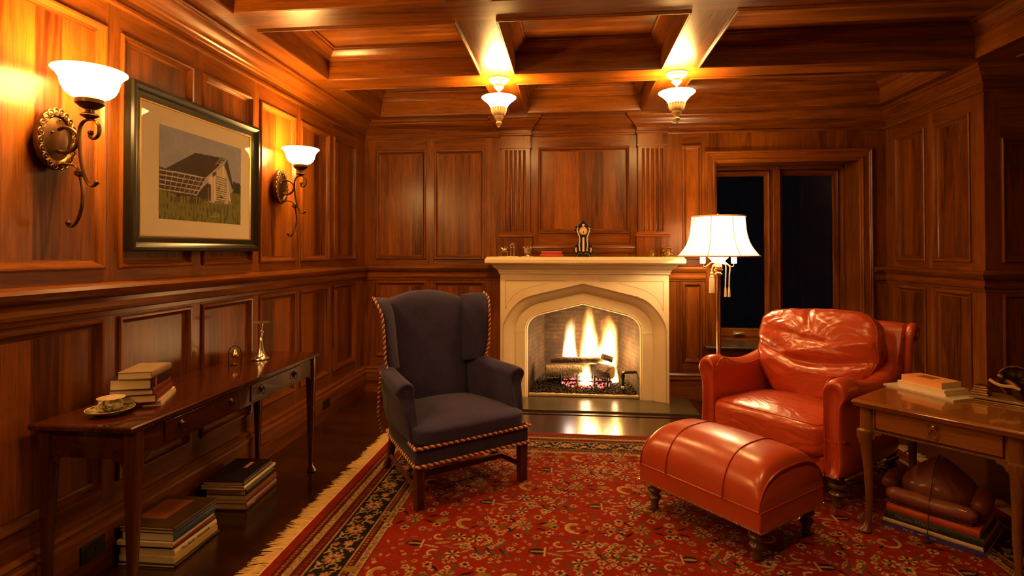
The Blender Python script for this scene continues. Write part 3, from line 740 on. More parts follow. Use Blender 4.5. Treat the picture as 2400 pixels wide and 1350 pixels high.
for dx in(.028,.056): 
    mb.tube(catmull([(.0,-.02,1.20),(.03,-.03,1.212),(.02+dx,-.03,1.195),(.02+dx,-.025,1.12),(.018+dx,-.025,1.02)],5),.0055,6); mb.lathe([(.005,1.03),(.008,1.02),(.010,.98),(.011,.955),(.001,.953)],(.018+dx,-.025,0),10)
mb.build('cord',M['tassel'],t)
light('bulb',(0,0,1.40),PW_FL,(1,.60,.26),.045,t)

# ------------------------------------------------------------------ framed barn painting
t=thing('framed_picture','black framed painting of a weathered barn in a cream mount','picture',(XL,2.695,1.31))
y0,y1,z0,z1=-.495,.495,0,.75
FP=[(0,.014),(0,.046),(.006,.055),(.018,.057),(.028,.052),(.040,.040),(.052,.038),(.060,.036),(.066,.033)]
def rect(s,d): return [(d,y0+s,z0+s),(d,y1-s,z0+s),(d,y1-s,z1-s),(d,y0+s,z1-s)]
mb=MB(); mb.rings([rect(s,d) for s,d in FP],True,(False,False)); mb.build('frame',M['frame'],t,ang=25)
mb=MB(); mb.rings([rect(s,d) for s,d in [(.066,.033),(.068,.035),(.072,.034),(.074,.029)]],True,(False,False)); mb.build('gilt_lip',M['gilt'],t,ang=25)
mb=MB(); mb.rings([rect(.05,.029),rect(.074,.029)],True,(False,False)); mb.f([mb.v(p) for p in rect(.074,.0285)]); mb.build('mount',M['mat'],t,smooth=False)
a0,a1,b0,b1=2.388-2.695,3.028-2.695,.153,.594
W_,H_=320,220
uu,vv=np.meshgrid(np.linspace(0,1,W_),np.linspace(0,1,H_))
rs_=np.random.RandomState(5)
def smooth_noise(w,h,cx,cy,seed):
    r=np.random.RandomState(seed); g=r.rand(cy+2,cx+2); X=np.linspace(0,cx,w); Y=np.linspace(0,cy,h)
    xi=X.astype(int); yi=Y.astype(int); fx=X-xi; fy=Y-yi; fx=fx*fx*(3-2*fx); fy=fy*fy*(3-2*fy)
    a=g[np.ix_(yi,xi)]; b=g[np.ix_(yi,xi+1)]; c=g[np.ix_(yi+1,xi)]; d=g[np.ix_(yi+1,xi+1)]
    return (a*(1-fx)+b*fx)*(1-fy)[:,None]+(c*(1-fx)+d*fx)*fy[:,None]
img=np.zeros((H_,W_,3))
sky=smooth_noise(W_,H_,6,10,1)*.5+smooth_noise(W_,H_,30,26,2)*.5
img[:]=np.array([.38,.42,.58])+(sky[...,None]-.5)*np.array([.12,.12,.12])
img[:]+=(1-vv)[...,None]*np.array([.14,.08,-.10])*.6
def inside(poly):
    m=np.zeros_like(uu,bool); n=len(poly)
    for i in range(n):
        (x1,y1_),(x2,y2_)=poly[i],poly[(i+1)%n]
        c=((y1_>vv)!=(y2_>vv)); xx=(x2-x1)*(vv-y1_)/((y2_-y1_) if y2_!=y1_ else 1e-9)+x1
        m^=c&(uu<xx)
    return m
def paint(poly,c,var=.0,seed=0,cx=40,cy=40):
    m=inside(poly); n=smooth_noise(W_,H_,cx,cy,seed)[m][:,None]-.5
    img[m]=np.clip(np.array(c)*(1+2*var*n),0,1)
def stroke(a,b,w,c):
    d=np.array(b)-np.array(a); L=np.hypot(*d)+1e-9; asp=W_/H_
    tt=np.clip(((uu-a[0])*d[0]+(vv-a[1])*d[1])/L**2,0,1); dd=np.hypot((uu-a[0]-tt*d[0])*1.45,vv-a[1]-tt*d[1]); img[dd<w]=c
paint([(0,.55),(.12,.53),(.2,.5),(.2,.3),(0,.3)],(.05,.05,.02),.4,3)
paint([(0,0),(1,0),(1,.42),(.9,.44),(.8,.34),(0,.34)],(.16,.17,.03),.45,4,70,18)
paint([(.881,.52),(.90,.56),(.93,.53),(.96,.55),(1,.52),(1,.40),(.89,.40)],(.035,.035,.015),.4,5)
paint([(.078,.297),(.408,.306),(.481,.408),(.55,.478),(.56,.20),(.078,.20)],(.045,.028,.016),.4,6)
paint([(.747,.726),(.80,.612),(.862,.249),(.544,.236),(.55,.478),(.523,.515)],(.72,.64,.50),.3,7,70,6)
paint([(.60,.60),(.65,.63),(.65,.59),(.60,.55)],(.10,.06,.03))
paint([(.55,.46),(.58,.46),(.58,.26),(.55,.26)],(.08,.045,.02))
for k in range(12): stroke((.655,.57-.028*k),(.79,.555-.027*k),.0045,(.20,.14,.08) if k%3 else (.06,.035,.02))
paint([(.70,.34),(.74,.33),(.74,.31),(.70,.32)],(.05,.03,.02)); paint([(.67,.44),(.70,.43),(.70,.41),(.67,.42)],(.05,.03,.02))
paint([(-.009,.517),(.523,.524),(.408,.306),(-.016,.315)],(.055,.035,.03),.3,8)
paint([(.055,.535),(.386,.791),(.798,.819),(.523,.528)],(.048,.026,.012),.3,9,20,20)
paint([(.798,.819),(.902,.433),(.872,.45),(.760,.735)],(.06,.045,.03),.2,10)
SL=(.66,.58,.50)
for k in range(5):
    q=k/4; stroke((-.01,.515-.2*q),(.523-.115*q,.522-.216*q),.0055,SL)
for k in range(1,8):
    q=k/8; stroke((.523*q+.01,.522),(.408*q,.306),.0035,SL)
for k in range(1,3): stroke((.523-.045*k,.50),(.408-.045*k,.306),.003,(.35,.29,.22))
stroke((.798,.819),(.523,.528),.006,SL); stroke((.523,.528),(.408,.306),.007,SL)
for k in range(3): stroke((.70-.022*k,.796-.03*k),(.79-.03*k,.81-.04*k),.003,SL)
stroke((.70,.80),(.64,.71),.003,SL); stroke((.75,.81),(.69,.72),.003,SL)
gm=smooth_noise(W_,H_,110,14,11); g2=smooth_noise(W_,H_,12,12,12); mm=(vv<.26+.05*g2)&(gm>.45); img[mm]=np.array([.22,.22,.04])
mm=(vv<.24)&(gm<.25); img[mm]=np.array([.08,.07,.02])
for _ in range(45): 
    x,y=.64+rs_.randn()*.045,.085+rs_.randn()*.022; stroke((x,y),(x+.002,y),.004,(.55,.48,.34))
vg=[(.0298,a0+(a1-a0)*u,b0+(b1-b0)*v) for v in np.linspace(0,1,H_) for u in np.linspace(0,1,W_)]
def grid_mesh(name,V,w,h,rgb,mat):
    me=bpy.data.meshes.new(name); me.vertices.add(w*h); me.vertices.foreach_set('co',np.asarray(V,dtype=np.float32).ravel())
    i=np.arange(w-1)[None,:]+np.arange(h-1)[:,None]*w; q=np.stack([i,i+1,i+1+w,i+w],-1).reshape(-1)
    n=(w-1)*(h-1); me.loops.add(n*4); me.loops.foreach_set('vertex_index',q.astype(np.int32)); me.polygons.add(n)
    me.polygons.foreach_set('loop_start',np.arange(0,n*4,4,dtype=np.int32)); me.update(calc_edges=True)
    ca=me.color_attributes.new('pattern','FLOAT_COLOR','POINT'); a=np.ones((w*h,4),dtype=np.float32); a[:,:3]=rgb.reshape(-1,3); ca.data.foreach_set('color',a.ravel())
    me.materials.append(mat); o=bpy.data.objects.new(name,me); COL.objects.link(o); return o
def vcol(name,rough,bumpsc=0,bumpst=0,**k):
    t=NT(name); c=t.new('ShaderNodeVertexColor'); c.layer_name='pattern'
    n=t.noise(t.obj(),bumpsc or 300,2,.6)
    col=t.mix(t.math('MULTIPLY',n,.45),c.outputs[0],(0,0,0)) if bumpst else c.outputs[0]
    kw=dict(k)
    if bumpst: kw['Normal']=t.bump(n,bumpst,.002)
    return t.setp(Base_Color=col,Roughness=rough,**kw)
o=grid_mesh('painting',vg,W_,H_,img,vcol('barn_painting',.6)); o.parent=t
mb=MB(); mb.f([mb.v(p) for p in rect(.070,.0315)]); mb.build('glazing',M['picglass'],t,smooth=False)

# ------------------------------------------------------------------ long console table on the left
CX0,CX1,CY0,CY1,CZ=-1.905,-1.508,1.775,3.225,.70
t=thing('console_table','long low mahogany console table with drawers standing against the left wall','console table',((CX0+CX1)/2,(CY0+CY1)/2,0))
cx,cy=(CX0+CX1)/2,(CY0+CY1)/2; hw,hl=(CX1-CX0)/2,(CY1-CY0)/2
mb=MB(); rr=[]
for s,z in [(.004,.678),(0,.682),(0,.694),(.004,.699),(.010,.700)]: rr.append([(-hw+s,-hl+s,z),(hw-s,-hl+s,z),(hw-s,hl-s,z),(-hw+s,hl-s,z)])
mb.rings(rr); mb.build('tabletop',M['mahog'],t,ang=30)
ix,iy=hw-.028,hl-.045
mb=MB()
def apron(p0,p1,th=.018):
    # board with a shaped lower edge
    a,b=Vector(p0),Vector(p1); L=(b-a).length; d=(b-a)/L; n=Vector((d.y,-d.x,0)); top,bot=.678,.575
    pts=[(0,bot-.028),(.035,bot-.026),(.05,bot-.012),(.07,bot),(L-.07,bot),(L-.05,bot-.012),(L-.035,bot-.026),(L,bot-.028),(L,top),(0,top)]
    mb.rings([[tuple(a+d*u+Vector((0,0,z))+n*q) for u,z in pts] for q in(-th/2,th/2)])
apron((ix,-iy,0),(ix,iy,0)); apron((-ix,-iy,0),(-ix,iy,0)); apron((-ix,-iy,0),(ix,-iy,0)); apron((-ix,iy,0),(ix,iy,0))
mb.build('apron',M['mahog'],t,bevel=.0015)
for (ya,yb) in ((1.955,2.435),(2.521,3.004)):
    mb=MB(); mb.box((ix+.006,ya-cy,.588),(ix+.015,yb-cy,.668)); d=mb.build('drawer',M['mahog'],t,bevel=.003)
    for y in (ya+.085,yb-.075):
        mb=MB(); c=(ix+.015,y-cy,.634)
        mb.lathe([(.017,0),(.017,.003),(.012,.006),(.004,.014),(.001,.016)],c,16,ax='x')
        mb.tube([(c[0]+.012,c[1]+.015*math.cos(a),c[2]-.010+.017*math.sin(a)) for a in [2*PI*q/18 for q in range(18)]],.0022,6,loop=True)
        mb.sphere((c[0]+.016,c[1],c[2]+.004),.004,8,6); mb.build('drawer_pull',M['darkmetal'],d)
for sx in(-1,1):
    for sy in(-1,1):
        mb=MB(); X,Y=sx*(ix-.004),sy*(iy-.004); rr=[]
        for z,h,ox in [(.678,.026,0),(.54,.026,0),(.50,.024,0),(.25,.017,.0),(.06,.011,.0),(.035,.012,.002),(.018,.022,.006),(.006,.024,.008),(.0,.018,.008)]:
            n=8; rr.append([(X+ox*sx+h*(abs(math.cos(a))**.5*(1 if math.cos(a)>0 else -1)),Y+h*(abs(math.sin(a))**.5*(1 if math.sin(a)>0 else -1)),z) for a in [2*PI*(q+.5)/12 for q in range(12)]])
        mb.rings(rr); mb.build('leg',M['mahogz'],t,ang=45)

# ------------------------------------------------------------------ books
def book(label,loc,rz,L,D,T,cov,group,hard=True,ttl=None,cat='book',art=None):
    """lies flat: spine runs along local x at y=0, pages to +y"""
    t=thing('book',label,cat,loc,rz,group)
    b=.0022 if hard else .0008; o=.003 if hard else 0
    mb=MB(); mb.box((0,0,0),(L,D,b)); mb.box((0,0,T-b),(L,D,T)); 
    k=5; pts=[(-.004*math.sin(PI*q/k) if hard else 0,T*q/k) for q in range(k+1)]
    poly=[(y,z) for y,z in pts]+[(b,T),(b,0)]
    mb.prism(poly,0,0,L); mb.build('cover',cov,t,bevel=.0006 if T>.012 else 0,ang=40)
    mb=MB(); mb.box((o,b,b),(L-o,D-o,T-b)); mb.build('page_block',M['pages'],t,smooth=False)
    if ttl:
        s,sz,x0,wd,mt=ttl
        text('title',s,sz,mt,t,Matrix.Translation((x0,-.0046 if hard else -.0004,T/2))@Matrix.Rotation(R(90),4,'X'),width=wd)
    if art: 
        x0,x1,y0_,y1_,mt=art; mb=MB(); mb.box((x0,y0_,T),(x1,y1_,T+.0004)); mb.build('cover_picture',mt,t,smooth=False)
    return t
LT_=plain('pale_lettering',(.75,.68,.55),.6); DKL=plain('dark_lettering',(.10,.08,.05),.6); GLD=plain('dull_gold_lettering',(.30,.20,.09),.5); RL=plain('red_label',(.45,.08,.03),.5)
z=CZ; G1='books piled on the console table'
book('thin cream paperback at the very bottom of the pile on the console table',(-1.612,2.050,z),R(116),.25,.150,.009,CV['cream'],G1,False); z+=.009
book('second cream paperback from the bottom of the pile on the console table',(-1.613,2.046,z),R(116),.248,.148,.010,CV['cream'],G1,False); z+=.010
book('dark red hardback with tan page edges, low in the console table pile',(-1.618,2.026,z),R(114),.225,.145,.032,CV['darkred'],G1); z+=.032
book('dark red hardback under the thick black book on the console table',(-1.622,2.016,z),R(113),.22,.150,.024,CV['darkred'],G1); z+=.024
tb=book('thick black hardback with a small red spine label on the console table',(-1.622,2.004,z),R(110),.20,.142,.043,CV['black'],G1); 
mb=MB(); mb.box((.03,-.0052,.006),(.045,-.002,.038)); mb.build('spine_label',RL,tb); z+=.043
book('small taupe hardback topping the pile on the console table',(-1.612,1.994,z),R(108),.19,.118,.027,CV['taupe'],G1)
G2='books stacked on the floor under the near end of the console table'
z=0; X0,Y0=-1.640,2.163
book('thin black book lying on the floor at the bottom of the nearer stack',(X0+.012,Y0-.012,z),R(91),.30,.255,.013,CV['black'],G2); z+=.013
book('yellow and orange spined paperback second from the floor in the nearer stack',(X0+.004,Y0-.004,z),R(90),.285,.25,.024,CV['yellow'],G2,False); z+=.024
book('large cream book lettered in dark type in the nearer stack',(X0,Y0,z),R(90),.275,.25,.031,CV['cream'],G2,True,('The Birds  Aerealelis',.017,.035,.19,DKL)); z+=.031
book('dark photographic spined book above the large cream one in the nearer stack',(X0-.006,Y0+.005,z),R(89),.268,.245,.017,CV['brown'],G2); z+=.017
book('slim red book in the middle of the nearer stack',(X0+.006,Y0-.014,z),R(91),.275,.25,.009,CV['red'],G2,False); z+=.009
book('slim cream paperback above the red one in the nearer stack',(X0+.006,Y0-.015,z),R(91),.275,.25,.010,CV['cream'],G2,False); z+=.010
book('blue dust-jacketed book near the top of the nearer stack',(X0+.002,Y0-.006,z),R(90),.27,.235,.034,CV['blue'],G2); z+=.034
book('dark book just under the top one of the nearer stack',(X0+.004,Y0-.008,z),R(90),.27,.245,.015,CV['teal'],G2); z+=.015
book('large brown picture book on top of the nearer stack',(X0+.006,Y0-.012,z),R(90),.285,.25,.012,CV['brown'],G2,True,None,'book',(.07,.25,.09,.22,CV['rust']))
G3='books stacked on the floor under the far end of the console table'
z=0; X0,Y0=-1.632,2.664
book('thin charcoal book on the floor at the bottom of the farther stack',(X0,Y0,z),R(93),.33,.20,.008,CV['charcoal'],G3,False); z+=.008
book('thick rust brown book with pale lettering low in the farther stack',(X0+.004,Y0-.004,z),R(93),.315,.205,.030,CV['rust'],G3,True,('Troy',.024,.012,.07,LT_)); z+=.030
book('thin brown book with a white strip, middle of the farther stack',(X0+.004,Y0,z),R(94),.335,.20,.012,CV['brown'],G3,False); z+=.012
book('rust coloured paperback under the thick black one in the farther stack',(X0,Y0,z),R(92),.31,.21,.022,CV['rust'],G3,False); z+=.022
book('thick black book with gilded page edges in the farther stack',(X0-.004,Y0+.006,z),R(93),.29,.21,.034,CV['black'],G3); z+=.034
book('cream hardback second from the top of the farther stack',(X0-.006,Y0-.01,z),R(93),.33,.225,.018,CV['cream'],G3); z+=.018
book('olive brown book just under the top one of the farther stack',(X0-.012,Y0-.002,z),R(93),.29,.215,.018,CV['brown'],G3); z+=.018
book('black picture book with an orange edge on top of the farther stack',(X0-.014,Y0,z),R(93),.29,.20,.010,CV['black'],G3,True,None,'book',(.16,.24,.07,.09,CV['orange']))
# ------------------------------------------------------------------ things on the console
def chinam():
    t=NT('painted_china'); o=t.obj(); n=t.noise(o,70,3,.6)
    c=t.ramp(n,[(.42,(.70,.55,.30)),(.50,(.45,.30,.08)),(.56,(.05,.11,.04)),(.7,(.12,.17,.05))])
    return t.setp(Base_Color=c,Roughness=.12,Coat_Weight=.5)
CH=chinam(); CHW=plain('white_china',(.80,.66,.50),.15)
s=thing('saucer','green and gold patterned china saucer near the front end of the console table','saucer',(-1.716,1.918,CZ))
mb=MB(); mb.lathe([(.001,.006),(.028,.006),(.034,.009),(.055,.013),(.072,.019),(.078,.023)],n=32,cap=(False,False)); mb.build('dish',CH,s)
mb=MB(); mb.lathe([(.028,.0),(.030,.0),(.030,.005),(.060,.0115),(.079,.0225),(.0785,.0245),(.076,.0235)],n=32,cap=(False,False)); mb.build('underside',CHW,s)
s=thing('teacup','green and gold patterned china teacup standing on its saucer','teacup',(-1.713,1.918,CZ+.0075))
mb=MB(); mb.lathe([(.018,.0),(.020,.0),(.019,.004),(.030,.010),(.038,.022),(.041,.038),(.044,.052),(.046,.055)],n=28,cap=(True,False)); mb.build('bowl',CH,s)
mb=MB(); mb.lathe([(.046,.055),(.044,.0545),(.039,.038),(.035,.022),(.026,.012),(.001,.009)],n=28,cap=(False,False)); mb.build('lining',CHW,s)
mb=MB(); mb.tube(catmull([(.004,-.041,.048),(.004,-.058,.047),(.002,-.060,.032),(.001,-.050,.020),(.001,-.036,.014)],5),.0035,8,flat=(1,.7)); mb.build('handle',CHW,s)
s=thing('glass_dome','small clear glass bell dome on the console table','glass dome',(-1.800,2.825,CZ))
mb=MB(); pr=[(.032,.0),(.033,.002),(.033,.06),(.031,.076),(.024,.090),(.012,.099),(.004,.102),(.004,.106),(.007,.112),(.005,.119),(.001,.121)]; mb.lathe(pr,n=28,cap=(False,True)); mb.build('dome',M['crystal'],s)
s=thing('gilt_pear','small shining gold pear ornament under the glass dome','ornament',(-1.800,2.825,CZ))
mb=MB(); mb.lathe([(.020,.001),(.020,.004),(.004,.008),(.003,.032),(.001,.033)],n=16); mb.build('stand',M['brass'],s)
mb=MB(); mb.lathe([(.001,.032),(.012,.036),(.019,.047),(.018,.058),(.011,.068),(.006,.076),(.002,.082)],n=18); mb.build('pear',plain('gold_leaf',(.95,.55,.20),.22,1),s)
s=thing('candlestick','tall polished silver candlestick with a broad drip pan on the console table','candlestick',(-1.742,2.977,CZ))
mb=MB(); mb.lathe([(.045,0),(.048,.004),(.046,.010),(.036,.014),(.030,.020),(.024,.034),(.015,.062),(.010,.095),(.008,.105),(.010,.108),(.008,.112),(.0105,.116),(.0075,.121),(.0075,.142),(.008,.150),(.016,.153),(.016,.157),(.007,.160),(.007,.170),(.011,.190),(.013,.200),(.012,.203)],n=28); mb.build('stem',M['silver'],s)
mb=MB(); mb.lathe([(.008,.199),(.030,.203),(.052,.208),(.053,.210),(.030,.208),(.011,.206)],n=28,cap=(False,False)); mb.build('drip_pan',M['silver'],s)
# ------------------------------------------------------------------ navy wing chair
def LP(p): return Vector(p)
t=thing('wing_chair','navy blue wing chair edged with gold and maroon twisted cord','armchair',(-.503,2.940,.0088),R(40))
# legs and stretchers
for s in(-1,1):
    mb=MB(); X=s*.318; rr=[]
    for z,h in [(0,.0215),(.225,.0235)]:
        pts=[]
        for (ax,ay) in [(-1,-1),(-.45,-1),(-.40,-.86),(-.1,-.86),(-.05,-1),(.05,-1),(.1,-.86),(.40,-.86),(.45,-1),(1,-1),(1,1),(-1,1)]: pts.append((X+ax*h,.026+ay*h,z))
        rr.append(pts)
    mb.rings(rr); mb.build('leg',M['chleg'],t,bevel=.002)
    mb=MB(); mb.rings([[(s*x+a*h,y+b*h,z) for a,b in((-1,-1),(1,-1),(1,1),(-1,1))] for x,y,z,h in [(.250,.640,0,.017),(.240,.60,.10,.019),(.232,.565,.225,.022)]]); mb.build('leg',M['chleg'],t,bevel=.003)
    mb=MB(); a,b=Vector((s*.318,.045,.085)),Vector((s*.244,.60,.085)); mb.tube([a,b],.017,4,flat=(1.0,.8)); mb.build('stretcher',M['chleg'],t,bevel=.002)
mb=MB(); mb.box((-.30,.20,.075),(.30,.222,.103)); mb.build('stretcher',M['chleg'],t,bevel=.002)
# seat rail
def seat_out(y): return .347-.085*max(0,y)/.58
mb=MB(); N=[(-.347,.0),(.347,.0),(.262,.58),(-.262,.58)]
mb.rings([[(x,y,z) for x,y in N] for z in (.215,.31)]); mb.build('seat_rail',M['navy'],t,bevel=.012,bseg=3)
mb,mp=pbox((.70,.60,.10),7,18,.045)
for v in mb.b.verts:
    k=1-.20*max(0,(v.co.y+.30)/.60); v.co.x*=k
mb.xf(Matrix.Translation((0,.285,.352))); mb.build('seat_cushion',M['navy'],t,ang=0)
# back
def backy(z): return .505+.115*(z-.38)/.69
mb=MB(); rr=[]
nz,nx=14,16
for side in (0,1):
    pass
front=[];
def backpt(u,w,dep):
    # u -1..1 across, w 0..1 up
    hw=.245+.035*w; ztop=1.072-.055*abs(u)**2.2
    z=.36+(ztop-.36)*w; x=u*hw
    bulge=.022*(1-u*u)*(1-(2*w-1)**4)
    rnd=.05*max(0,(w-.93)/.07)**2
    return (x,backy(z)-bulge*(1 if dep==0 else -.4)+ (rnd if dep==0 else .095-rnd*.8),z)
for w in np.linspace(0,1,15):
    rr.append([backpt(u,w,0) for u in np.linspace(-1,1,15)]+[backpt(u,w,1) for u in np.linspace(1,-1,15)])
mb.rings(rr); mb.build('backrest',M['navy'],t,ang=60,sub=1)
# wings
for s in(-1,1):
    mb=MB(); fr=[(.312,.452,.625),(.332,.440,.68),(.340,.433,.76),(.345,.435,.86),(.352,.452,.945),(.368,.49,1.005),(.366,.545,1.035)]
    bk=[(.215,.545,.60),(.218,.56,.68),(.222,.575,.76),(.228,.59,.86),(.236,.61,.95),(.246,.63,1.00),(.252,.645,1.02)]
    F=catmull(fr,3); B=catmull(bk,3); rr=[]
    for f,b in zip(F,B):
        d=(f-b); d.z=0; d.normalize(); n=Vector((d.y,-d.x,0))*(1 if True else -1)
        if n.x<0: n=-n
        h=.023; ring=[]
        for q,(tt,off) in enumerate([(0,-h*.6),(.35,-h*1.25),(.7,-h*1.25),(.93,-h),(1.0,-h*.35),(1.0,h*.35),(.93,h),(.6,h*1.1),(.3,h*1.1),(0,h*1.0)]):
            p=b.lerp(f,tt)+n*off; ring.append((s*p.x,p.y,p.z))
        rr.append(ring)
    mb.rings(rr); mb.build('wing',M['navy'],t,ang=60,sub=1)
    pth=[Vector((s*(p.x+.006),p.y-.004,p.z)) for p in F]
    cord(pth,.0075,t)
    if 1:
        cord([Vector((s*.338,.430,.640)),Vector((s*.305,.440,.632)),Vector((s*.280,.47,.634)),Vector((s*.262,.505,.636))],.0075,t)
        cord([Vector((s*(.350),.47,.62)),Vector((s*.352,.50,.50)),Vector((s*.345,.53,.36)),Vector((s*.30,.585,.22))],.0075,t)
# arms
for s in(-1,1):
    mb=MB(); rr=[]
    def sect(y,zt,ro,wi,f=1.0,zb=.30,rs=1.0):
        # mushroom section; ro = roll radius
        cz=zt-ro; xc=.345-.060*max(0,(y-.14)/.46)
        pts=[(xc-.050*wi,zb),(xc-.052*wi,zb+(cz-zb)*.5),(xc-.050*wi,cz-ro*.75)]
        for q in range(9):
            a=PI*1.12-(PI*1.3)*q/8; pts.append((xc+.006+ro*1.05*math.cos(a)*f,cz+ro*math.sin(a)*f))
        pts+=[(xc+.030*wi,cz-ro*.9),(xc+.022*wi,zb+(cz-zb)*.5),(xc+.006,zb)]
        return [(s*px,y,pz) for px,pz in pts]
    st=[(.118,.612,.030,.5,.6),(.098,.618,.044,.8,.9),(.110,.622,.050,.95,1),(.16,.628,.052,1,1),(.28,.632,.050,1,1),(.40,.642,.048,1,1),(.50,.650,.044,1,1),(.60,.652,.038,1,1)]
    for y,zt,ro,wi,f in st: rr.append(sect(y,zt,ro,wi,f))
    # lower front of the arm leans back
    mb.rings(rr)
    for v in mb.b.verts:
        if v.co.y<.2: 
            k=max(0,min(1,(.56-v.co.z)/.25)); v.co.y+= -.045*k*(1 if v.co.y<.2 else 0)+.03*math.sin(PI*min(1,max(0,(.60-v.co.z)/.12)))*.6
    mb.build('arm',M['navy'],t,ang=60,sub=1)
# cords along the seat
for z in (.222,.312):
    pts=[Vector((-.272,.56,z)),Vector((-.349,.02,z)),Vector((-.352,-.004,z)),Vector((-.335,-.010,z)),Vector((.335,-.010,z)),Vector((.352,-.004,z)),Vector((.349,.02,z)),Vector((.272,.56,z))]
    if z>.3: pts=pts[1:-1]; pts=[Vector((-.336,.11,z))]+pts+[Vector((.336,.11,z))]
    cord(pts,.0085,t,pitch=.034)

# ------------------------------------------------------------------ red leather armchair
t=thing('leather_armchair','red leather rolled-arm armchair with a big creased back cushion','armchair',(1.070,3.236,.0088),R(-50)); t.scale=(1.045,1,1)
def turned(parent,x,y,h,r=.033,mat=None):
    mb=MB(); k=h/.16; mb.lathe([(.018*r/.033,0),(.022*r/.033,.004*k),(.020*r/.033,.03*k),(.024*r/.033,.045*k),(.032*r/.033,.060*k),(.036*r/.033,.070*k),(.030*r/.033,.080*k),(.022*r/.033,.086*k),(.022*r/.033,.094*k),(.036*r/.033,.104*k),(.040*r/.033,.115*k),(.034*r/.033,.126*k),(.024*r/.033,.132*k),(.032*r/.033,.140*k),(.034*r/.033,.16*k)],(x,y,0),20)
    mb.build('leg',mat or M['yewleg'],parent,ang=50)
M['yewleg']=plain('turned_leg',(.13,.075,.030),.25,0,.6,.2)
for x,y in((-.345,.06),(.345,.06)): turned(t,x,y,.155)
for x,y in((-.32,.74),(.32,.74)): turned(t,x,y,.155)
def arm_section(s,y,zt,w,ro,zb=.155,xo=.395):
    xi=xo-w; cz=zt-ro; pts=[(xi+.004,zb),(xi,zb+.08),(xi,zb+(cz-zb)*.6),(xi+.002,cz-.02)]
    cx=(xi+xo)/2+.010
    for q in range(11):
        a=PI*1.05-(PI*1.22)*q/10; pts.append((cx+(w/2+.010)*math.cos(a),cz+ro*math.sin(a)))
    pts+=[(xo-.004,cz-ro*.75),(xo-.008,zb+(cz-zb)*.55),(xo,zb+.10),(xo+.004,zb)]
    return [(s*px,y,pz) for px,pz in pts]
for s in(-1,1):
    mb=MB(); rr=[]
    st=[(.030,.585,.040,.030,.365),(.004,.612,.060,.045,.378),(-.006,.636,.078,.060,.388),(.004,.652,.088,.068,.396),(.04,.663,.092,.072,.402),(.10,.662,.092,.072,.404),(.18,.640,.090,.068,.404),(.28,.617,.088,.062,.402),(.40,.612,.088,.060,.400),(.50,.628,.090,.060,.398),(.62,.66,.092,.058,.394),(.72,.69,.09,.055,.390)]
    for y,zt,w,ro,xo in st: rr.append(arm_section(s,y,zt,w,ro,.155,xo))
    mb.rings(rr); o=mb.build('arm',M['leather'],t,ang=60,sub=1)
    # front seams
    q=[p for p in arm_section(s,.0,.655,.120,.062,.16,.378)]
    mb=MB(); pts=[Vector((s*.318,.012,.17)),Vector((s*.316,.006,.40)),Vector((s*.312,.006,.53)),Vector((s*.306,.020,.590)),Vector((s*.308,.055,.632)),Vector((s*.314,.11,.644)),Vector((s*.312,.20,.610)),Vector((s*.309,.33,.585)),Vector((s*.308,.48,.600))]
    mb.tube(catmull(pts,5),.0035,6); mb.build('piping',M['leatherp'],t)
    mb=MB(); q=arm_section(s,.13,.657,.094,.072,.155,.405); mb.tube([Vector(p) for p in q[5:-3]],.0022,5); mb.build('piping',M['leatherp'],t)
    mb=MB(); q=arm_section(s,.0,.657,.122,.062,.155,.380); mb.tube([(s*.318,.006,.345),(s*.345,-.002,.342),(s*.37,.0,.345),(s*.398,.022,.35),(s*.406,.07,.352)],.003,6); mb.build('piping',M['leatherp'],t)
# base, front rail, nails
mb=MB(); mb.box((-.32,.02,.155),(.32,.74,.25)); mb.build('seat_base',M['leather'],t,bevel=.015,bseg=3)
np_=[]
for a,b in (((-.38,-.004,.166),(-.27,-.004,.166)),((.27,-.004,.166),(.38,-.002,.166)),((-.27,.014,.17),(.27,.014,.17)),((.402,.02,.166),(.402,.75,.166)),((-.402,.02,.166),(-.402,.75,.166))): np_+=along(a,b,.0135)
nails(np_,.0048,t,M['silver'])
nails(along((.352,.768,.58),(.362,.80,.80),.016)+along((-.352,.768,.58),(-.362,.80,.80),.016),.004,t,M['oldbrass'])
# seat cushion
def wr(seed,amp,sx=1,sz=1):
    def f(q,uvw):
        n=mnoise.noise(Vector((q.x*5*sx+seed,q.y*6,q.z*6*sz)))
        r=1-abs(mnoise.noise(Vector((q.x*4*sx+seed*2,q.y*5,q.z*9*sz))))*2
        r2=1-abs(mnoise.noise(Vector((q.x*9*sx-seed,q.y*9+seed,q.z*14*sz))))*2
        d=amp*(n*.8+max(0,r-.45)*.9+max(0,r2-.5)*.35); nn=Vector(uvw); nn.normalize()
        return q+nn*d
    return f
mb,mp=pbox((.645,.64,.18),7,34,.045,wr(2.3,.0035,1,.4))
mt=Matrix.Translation((.0,.280,.318))@Matrix.Rotation(R(-1.5),4,'X'); mb.xf(mt); cu=mb.build('seat_cushion',M['leatherw'],t,ang=0)
def ring_on(mp,mt,w,k=.96,nn=14):
    P=[]
    for (a,b) in [((-k,-k),(k,-k)),((k,-k),(k,k)),((k,k),(-k,k)),((-k,k),(-k,-k))]:
        for i in range(nn): tt=i/nn; P.append(mt@mp(a[0]+(b[0]-a[0])*tt,a[1]+(b[1]-a[1])*tt,w))
    return P
for w in(.97,-.97):
    P=[]
    for (a,b) in [((-1,-1),(1,-1)),((1,-1),(1,1)),((1,1),(-1,1)),((-1,1),(-1,-1))]:
        for i in range(16): q=i/16; P.append(mt@mp(a[0]+(b[0]-a[0])*q,a[1]+(b[1]-a[1])*q,w))
    mb=MB(); mb.tube(P,.004,6,loop=True); mb.build('piping',M['leatherp'],cu)
